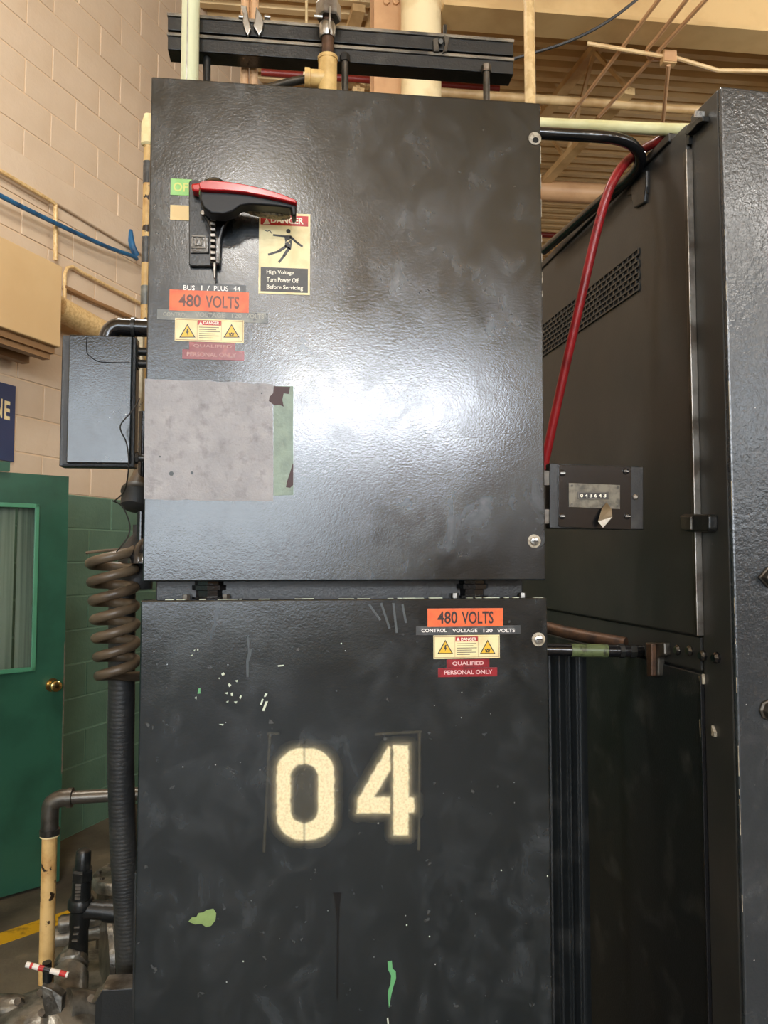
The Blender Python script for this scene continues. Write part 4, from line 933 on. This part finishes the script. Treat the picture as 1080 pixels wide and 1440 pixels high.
pl_ = mpl(MB(), [(800, 679), (872, 682), (872, 716), (800, 713)], .0022, .0034).build('counter_plate', 'meter_plate', mt_, bevel=.0004)
mrect(MB(), 811, 692, 855, 702.5, .0034, .0046).build('counter_frame', 'steel_dark', pl_)
mrect(MB(), 813, 693.5, 853, 701, .0046, .0049).build('counter_window', 'label_black', pl_)
for i, ch in enumerate('043643'):
    x_ = 814.5 + i * 6.5; a = mp(x_ + 1.8, 694.7); b = mp(x_ + 1.8, 699.8); l = mp(x_, 697); r = mp(x_ + 3.8, 697)
    lettering(ch, l.x, r.x, b.z, a.z, lambda x, z: Vector((x, YM - .0052, z)), 'cream_white', pl_, 'digit', .02)
for x, y in ((804, 683), (868.5, 685.5), (868.5, 711.5), (804, 709)):
    p = mp(x, y, .0034); MB().cyl(p, p - Vector((0, .0012, 0)), .0022, 8).build('rivet', 'steel_dark', pl_)
for x, y in ((791, 665.5), (880, 663), (882, 726), (790.5, 726)):
    p = mp(x, y, .0022); MB().loft([(0, .0052), (.002, .0048), (.003, .003)], p, p - Vector((0, 1, 0)), 12).build('screw', 'black_gloss', mt_, smooth=True)
    MB().box(p.x - .004, p.x + .004, p.y - .0034, p.y - .0028, p.z - .0007, p.z + .0007).build('screw_slot', 'screw', mt_)
p = mp(893, 699); MB().loft([(0, .005), (.003, .005), (.004, .003)], p, p - Vector((0, 1, 0)), 6).build('nut', 'steel', mt_)
tb = MB().add([mp(853, 706, .004), mp(860, 716, .016), mp(861, 727, .022), mp(848, 742, .020), mp(841, 733, .015), mp(846, 716, .008)], [(0, 1, 5), (1, 2, 4, 5), (2, 3, 4)])
tb_o = tb.build('bent_tab', 'galv', mt_); md = tb_o.modifiers.new('solid', 'SOLIDIFY'); md.thickness = .0012

# ================================================================== LEFT OF THE CABINETS
DB = 1.28                                              # black junction box hung off the cabinet's flank
YB = at_d(140, 560, DB).y
def jb(px, py, e=0.): return at_y(px, py, YB - e)
jt = thing('junction_box', 'tall black junction box hung beside the upper cabinet', 'junction box', (jb(140, 650).x, YB + .05, jb(140, 655).z))
a = jb(97, 470); b = jb(183, 652)
MB().box(a.x, b.x, YB, YB + .010, b.z, a.z).build('lid', 'door_paint', jt, bevel=.002)
a2 = jb(86, 468); MB().box(a2.x - .002, b.x + .004, YB + .012, YB + .040, b.z - .005, a.z + .002).build('box', 'black', jt, bevel=.002)
MB().box(a2.x + .004, b.x + .001, YB + .008, YB + .013, b.z - .002, a.z).build('gasket', 'black_rubber', jt)
MB().prism([jb(x, y, .0006) for x, y in ((123, 473), (182, 474), (182, 509.5), (150, 509), (138, 507), (130, 502), (122.5, 496), (122, 485))], (0, .0006, 0)).build('patch_plate', 'door_paint', jt)
MB().tube([jb(122, 474, .0007), jb(122, 495, .0007), jb(129, 503, .0007), jb(138, 508, .0007), jb(150, 509.5, .0007), jb(182, 510, .0007)], .0007, 6, 3).build('patch_seam', 'dark', jt)
# elbow and nipples tying it to the cabinet
yb = YB + .026
el = MB().tube([jb(150, 478, -.026), jb(156, 466, -.026), jb(166, 460, -.026), jb(182, 460.5, -.026), Vector((X0 + .016, yb, jb(190, 461, -.026).z))], .0155, 16, 4)
el.build('elbow', 'black_gloss', jt, smooth=True)
p = jb(186, 461, -.026); MB().cyl(p, p + Vector((.006, 0, 0)), .0185, 16).build('elbow_collar', 'black', jt, smooth=True)
for py, r_ in ((494, .007), (511, .007), (644, .006)):
    p = jb(180, py, -.026); MB().tube([p, Vector((X0 + .014, p.y, p.z))], r_, 10, 1).build('nipple', 'black', jt, smooth=True)
    MB().cyl(p + Vector((.012, 0, 0)), p + Vector((.018, 0, 0)), r_ * 1.7, 8).build('locknut', 'black', jt)
# pale perforated strut and a black pipe in the slot behind
p = at_d(192, 600, 1.62); 
t = thing('perforated_strut', 'pale spotted perforated strut in the slot beside the junction box', 'strut', (p.x, p.y, 0))
MB().box(p.x - .016, p.x + .010, p.y, p.y + .02, at_d(192, 715, 1.62).z, at_d(192, 452, 1.62).z).build('channel', 'strut_spot', t, bevel=.002)
for k in range(9):
    z_ = at_d(192, 505 + k * 21, 1.62).z; MB().box(p.x - .007, p.x + .001, p.y - .001, p.y + .001, z_ - .009, z_ + .009).build('slot', 'dark', t)
p = at_d(200, 660, 1.50); o = MB().cyl((p.x, p.y, at_d(200, 800, 1.5).z), (p.x, p.y, at_d(200, 578, 1.5).z), .0085, 12).build('black_riser', 'black_gloss', smooth=True); tag(o, 'glossy black riser pipe tucked against the upper cabinet flank', 'pipe')
# boot and dome
t = thing('cable_boot', 'black rubber cable boot with a dusty cone under the junction box', 'boot', at_d(190, 700, 1.52))
A = at_d(201, 655, 1.52); B = at_d(188, 716, 1.48); L = (B - A).length
MB().loft([(0, .012), (L * .30, .018), (L * .52, .024)], A, B, 18).build('cone', 'coil', t, smooth=True)
MB().loft([(L * .50, .026), (L * .58, .031), (L * .66, .031), (L * .70, .028), (L * .95, .026), (L, .018)], A, B, 20).build('cap', 'black_rubber', t, smooth=True)
t = thing('cord_dome', 'dusty black domed cable gland above the coiled cord', 'gland', at_d(190, 785, 1.5))
p = at_d(193, 792, 1.50)
MB().loft([(0, .036), (.012, .036), (.030, .030), (.046, .019), (.056, .010), (.075, .010)], p, p + Vector((.006, 0, 1)), 22).build('dome', 'black_rubber', t, smooth=True)
p2 = at_d(203, 792, 1.44); MB().loft([(0, .030), (.014, .028), (.034, .018), (.046, .006)], p2, p2 + Vector((0, 0, 1)), 18).build('inner_dome', 'black_gloss', t, smooth=True)
MB().cyl(p + Vector((0, 0, -.05)), p, .030, 16).build('gland_body', 'black_rubber', t, smooth=True)
# coiled cord
DC = 1.44; turns = 6.75; N = int(turns * 30); path = []
for i in range(N + 1):
    f = i / N; a = R(20) - 2 * math.pi * turns * f
    c0 = at_d(157 + 9 * f, 776 + (952 - 776) * f, DC); r_ = .0400 - .0065 * f
    path.append(c0 + Vector((r_ * math.cos(a), .036 * math.sin(a), .0040 * math.cos(a))))       # loops hang lower at the free side
path += [path[-1] + Vector((.02, .02, -.006)), path[-1] + Vector((.045, .05, -.01))]
o = MB().tube(path, .0092, 12, 1).build('coiled_cord', 'coil', smooth=True); tag(o, 'thick brownish coiled cord hanging beside the cabinets', 'cord')
o = MB().tube([at_d(121, 777.5, 1.455), at_d(150, 774, 1.46), at_d(190, 772, 1.47)], .0028, 8, 3).build('cord_tail', 'coil', smooth=True); tag(o, 'thin brown cord tail lying on top of the coiled cord', 'cord')
o = MB().tube([at_d(196, 560, 1.26), at_d(188, 575, 1.26), at_d(171, 595, 1.255), at_d(170, 606, 1.255), at_d(178, 624, 1.26), at_d(181, 655, 1.26), at_d(175, 690, 1.30), at_d(160, 705, 1.36)], .0013, 6, 4).build('thin_wire', 'wire', smooth=True); tag(o, 'thin stray wire dangling past the junction box', 'wire')
o = MB().tube([at_d(158, 704, 1.36), at_d(172, 712, 1.37), at_d(182, 735, 1.38), at_d(181, 752, 1.38), at_d(172, 766, 1.38), at_d(164, 776, 1.385)], .0013, 6, 4).build('thin_wire', 'wire', smooth=True); tag(o, 'thin stray wire curling down to the coiled cord', 'wire')
# heavy black hose
hose = [at_d(172, 800, 1.56), at_d(171, 960, 1.56), at_d(170, 1080, 1.56), at_d(174, 1200, 1.56), at_d(180, 1300, 1.56), at_d(184, 1420, 1.57), at_d(186, 1560, 1.6), Vector((at_d(186, 1560, 1.6).x, at_d(186, 1560, 1.6).y, .02))]
q = MB().tube(hose, lambda f: .0265 + .00022 * math.sin(f * 900), 18, 90); o = q.build('heavy_hose', 'black_rubber', smooth=True); tag(o, 'thick black ribbed hose running down beside the lower cabinet', 'hose')
# small clips along the edge of the lower cabinet
for i, py in enumerate((955, 985, 1010, 1030, 1048, 1066, 1085)):
    p = at_y(191 - i * .3, py, YF + .06); MB().tube([Vector((LX0 + .006, YF + .06, p.z)), Vector((LX0 - .006, YF + .06, p.z - .003))], .0042, 6, 1).build('edge_screw', 'steel', lo)

# --- pump, valve and drain pipe low on the left
def D(px, py, d): return at_d(px, py, d)
pp = thing('drain_pipe', 'chipped beige drain pipe with a black elbow beside the heavy hose', 'pipe', Vector((D(70, 1350, 1.95).x, D(70, 1350, 1.95).y, .6)))
A = D(70, 1168, 1.95); B = Vector((A.x, A.y, D(70, 1375, 1.95).z))
MB().cyl(B, A, .0185, 18).build('pipe', 'pipe_beige', pp, smooth=True)
c = D(72, 1130, 1.95)
MB().tube([Vector((A.x, A.y, A.z - .012)), Vector((A.x, A.y, c.z - .012)), Vector((A.x + .010, A.y, c.z + .004)), Vector((A.x + .030, A.y, c.z + .012)), Vector((A.x + .050, A.y, c.z + .012))], .0215, 16, 4).build('elbow', 'steel_dark', pp, smooth=True)
MB().cyl(Vector((A.x, A.y, A.z - .010)), Vector((A.x, A.y, A.z + .004)), .0245, 16).build('elbow_rim', 'steel_dark', pp, smooth=True)
MB().cyl(Vector((A.x + .042, A.y, c.z + .012)), Vector((A.x + .054, A.y, c.z + .012)), .0245, 16).build('elbow_rim', 'steel_dark', pp, smooth=True)
MB().cyl(Vector((A.x + .05, A.y, c.z + .012)), Vector((A.x + .42, A.y + .03, c.z + .012)), .0165, 16).build('nipple', 'steel_dark', pp, smooth=True)
MB().cyl(Vector((A.x, A.y, A.z - .014)), Vector((A.x, A.y, A.z - .010)), .0235, 16).build('paint_ring', 'cream', pp, smooth=True)
MB().cyl(Vector((A.x + .146, A.y + .008, c.z + .012)), Vector((A.x + .150, A.y + .008, c.z + .012)), .0185, 16).build('paint_ring', 'cream', pp, smooth=True)
# relief valve
dv = 2.1; m = 1080 / dv
rv = thing('relief_valve', 'black upright relief valve with a hex cap standing on the pump', 'valve', D(112, 1335, dv))
def vz(px, py): return D(px, py, dv)
T = vz(118, 1194); Bv = vz(110, 1330); ax = (Bv - T); Lv = ax.length
MB().loft([(0, .010), (.002, .017), (.006, .020), (.055, .021), (.056, .020)], T, Bv, 16).build('stem_cap', 'black', rv, smooth=True)
MB().loft([(.052, .026), (.058, .029), (.082, .029), (.084, .026)], T, Bv, 6).build('hex_collar', 'black', rv)
MB().loft([(.08, .025), (.135, .025)], T, Bv, 18).build('bonnet', 'black', rv, smooth=True)
MB().loft([(.132, .030), (.140, .034), (.158, .034), (.165, .026), (.205, .027), (.22, .024), (Lv + .03, .028)], T, Bv, 18).build('valve_body', 'black', rv, smooth=True)
q = MB()
for k in range(5): a = T.lerp(Bv, (.088 + k * .009) / Lv); q.box(a.x - .010, a.x + .004, a.y - .0265, a.y - .024, a.z - .003, a.z + .003)
q.build('raised_letters', 'steel', rv)
s0 = vz(122, 1278); s1 = D(152, 1281, dv)
MB().loft([(0, .026), (.05, .025), (.051, .029), (.085, .029), (.086, .022), (.13, .022)], s0, s1, 14).build('side_port', 'black', rv, smooth=True)
q = MB()
for k in range(3): a = vz(118 - k * 1.5, 1297 + k * 9); q.box(a.x - .018, a.x - .004, a.y - .030, a.y - .022, a.z - .002, a.z + .002)
q.build('cast_ribs', 'steel', rv)
# pump with flanges and end bell
pm = thing('pump', 'oily grey cast pump with round flanges on the floor by the hose', 'pump', Vector((D(120, 1400, 2.15).x, D(120, 1400, 2.15).y, 0)))
f0 = D(146, 1345, 2.2)
fx = Vector((.93, .36, 0)).normalized()
MB().loft([(0, .112), (.014, .116), (.020, .110)], f0, f0 + fx, 32).build('flange', 'cast', pm, smooth=True)
MB().loft([(0, .085), (.05, .085)], f0 + fx * .02, f0 + fx * 2, 32).build('flange_hub', 'steel_dark', pm, smooth=True)
MB().loft([(0, .112), (.014, .116), (.020, .110)], f0 + fx * .065, f0 + fx * 2, 32).build('flange', 'cast', pm, smooth=True)
MB().loft([(0, .10), (.30, .10), (.33, .06)], f0 + fx * .08, f0 + fx * 2, 28).build('motor_body', 'steel_dark', pm, smooth=True)
for (px, py, L_, r_) in ((62, 1322, .20, .026), (82, 1300, .13, .024)):
    a = D(px, py, 2.25); MB().loft([(0, r_ * .8), (.008, r_), (L_ + .08, r_)], a, a + Vector((.95, .25, .02)), 14).build('stub_pipe', 'cast', pm, smooth=True)
a = D(56, 1325, 2.24); MB().cyl(a, a + Vector((.014, .004, 0)), .021, 12).build('end_cap', 'black', pm, smooth=True)
n0 = D(104, 1338, 2.12); n1 = D(92, 1400, 1.98); Ln = (n1 - n0).length
MB().loft([(0, .030), (.03, .034), (.034, .042), (.062, .044), (.066, .038), (.085, .038), (.088, .050), (.13, .054), (Ln + .05, .058)], n0, n1, 20).build('neck_union', 'cast', pm, smooth=True)
MB().loft([(0, .047), (.018, .047)], n0.lerp(n1, .30), n1, 6, .3).build('union_nut', 'cast', pm, bevel=.003)
# cast volute in the corner
def blob(c, rx, ry, rz, seed, nu=28, nv=16):
    q = MB(); vs = []
    for j in range(nv + 1):
        th = math.pi * j / nv
        for i in range(nu):
            ph = 2 * math.pi * i / nu; d = Vector((math.sin(th) * math.cos(ph), math.sin(th) * math.sin(ph), math.cos(th)))
            k = 1 + .10 * noise.noise(d * 2.2 + Vector((seed, 0, 0))); vs.append(Vector(c) + Vector((d.x * rx * k, d.y * ry * k, d.z * rz * k)))
    q.add(vs, [(j * nu + i, j * nu + (i + 1) % nu, (j + 1) * nu + (i + 1) % nu, (j + 1) * nu + i) for j in range(nv) for i in range(nu)]); return q
vc = D(62, 1450, 1.9); blob(vc, .145, .12, .085, 3).build('volute', 'cast', pm, smooth=True)
v2 = D(118, 1425, 1.93); MB().loft([(0, .055), (.10, .045), (.16, .05)], D(90, 1425, 1.9), D(140, 1422, 1.95), 18).build('outlet', 'cast', pm, smooth=True)
MB().prism([D(58, 1386, 1.80), D(73, 1392, 1.80), D(88, 1402, 1.80), D(86, 1425, 1.79), D(64, 1430, 1.79), D(60, 1412, 1.795)], (.004, .02, .004)).build('name_plate', 'cast', pm, bevel=.002)
MB().tube([D(-30, 1420, 1.9), D(0, 1418, 1.9), D(25, 1420, 1.9), D(50, 1440, 1.9)], .032, 12, 4).build('inlet', 'cast', pm, smooth=True)
for (x, y) in ((54, 1400), (22, 1412), (56, 1428), (126, 1408)):
    a = D(x, y, 1.80); MB().cyl(a + Vector((0, .012, 0)), a + Vector((0, .04, -.02)), .009, 6).build('bolt', 'steel_dark', pm)
bz = vc.z - .05
MB().box(vc.x - .10, vc.x + .48, vc.y - .06, vc.y + .50, bz - .03, bz).build('bed_plate', 'cast', pm)
for dx, dy in ((-.08, -.04), (.44, -.04), (-.08, .46), (.44, .46)):
    MB().box(vc.x + dx, vc.x + dx + .03, vc.y + dy, vc.y + dy + .03, 0, bz - .03).build('leg', 'steel_dark', pm)
# taped valve handle
vh = thing('valve_handle', 'black valve post with a red and white taped cross bar', 'valve handle', D(66, 1395, 1.82))
MB().cyl(D(67, 1400, 1.82), D(66, 1353, 1.82), .0105, 14).build('post', 'black', vh, smooth=True)
A = D(37, 1356, 1.80); B = D(96, 1371, 1.80); segs = [(0, .10, 'tape_white'), (.10, .16, 'label_red'), (.16, .30, 'tape_white'), (.30, .42, 'label_red'), (.42, .58, 'black'), (.58, .80, 'tape_white'), (.80, .95, 'label_red'), (.95, 1, 'tape_white')]
for a, b, m_ in segs: MB().tube([A.lerp(B, a), A.lerp(B, b)], .0065, 10, 1).build('bar_band', m_, vh, smooth=True)
# drum lid behind
dc = D(172, 1228, 2.75)
tk = thing('round_drum', 'round steel drum with a bolted lid behind the heavy hose', 'drum', (dc.x, dc.y, 0))
MB().loft([(0, .085), (dc.z - .03, .085)], (dc.x, dc.y, 0), (dc.x, dc.y, 9), 32).build('shell', 'steel_dark', tk, smooth=True)
MB().loft([(0, .102), (.030, .104), (.040, .098)], (dc.x, dc.y, dc.z - .035), (dc.x, dc.y, 9), 32).build('lid', 'cast', tk, smooth=True)
for k in range(8):
    a = 2 * math.pi * k / 8; MB().cyl((dc.x + .08 * math.cos(a), dc.y + .08 * math.sin(a), dc.z), (dc.x + .08 * math.cos(a), dc.y + .08 * math.sin(a), dc.z + .014), .009, 6).build('bolt', 'steel', tk)
# folded bracket plate under the hose
bk = [D(128, 1412, 1.42), D(134, 1410, 1.42), D(144, 1393, 1.42), D(184, 1391, 1.42)]
t = thing('bracket_plate', 'dark folded bracket plate fixed to the lower cabinet flank', 'bracket', Vector((bk[2].x, bk[2].y, bk[2].z - .4)))
low = bk[0].z - .3
MB().prism([bk[1], bk[2], Vector((LX0 + .004, bk[3].y, bk[3].z)), Vector((LX0 + .004, bk[3].y, low)), Vector((bk[1].x, bk[1].y, low))], (0, .004, 0)).build('plate', 'body_paint', t, bevel=.001)
q = MB()
for a, b in ((bk[0], bk[1]), (bk[1], bk[2]), (bk[2], Vector((LX0 + .004, bk[3].y, bk[3].z)))):
    q.prism([a, b, b + Vector((0, 0, .002)), a + Vector((0, 0, .002))], (0, .05, 0))
q.build('folded_edge', 'steel', t)
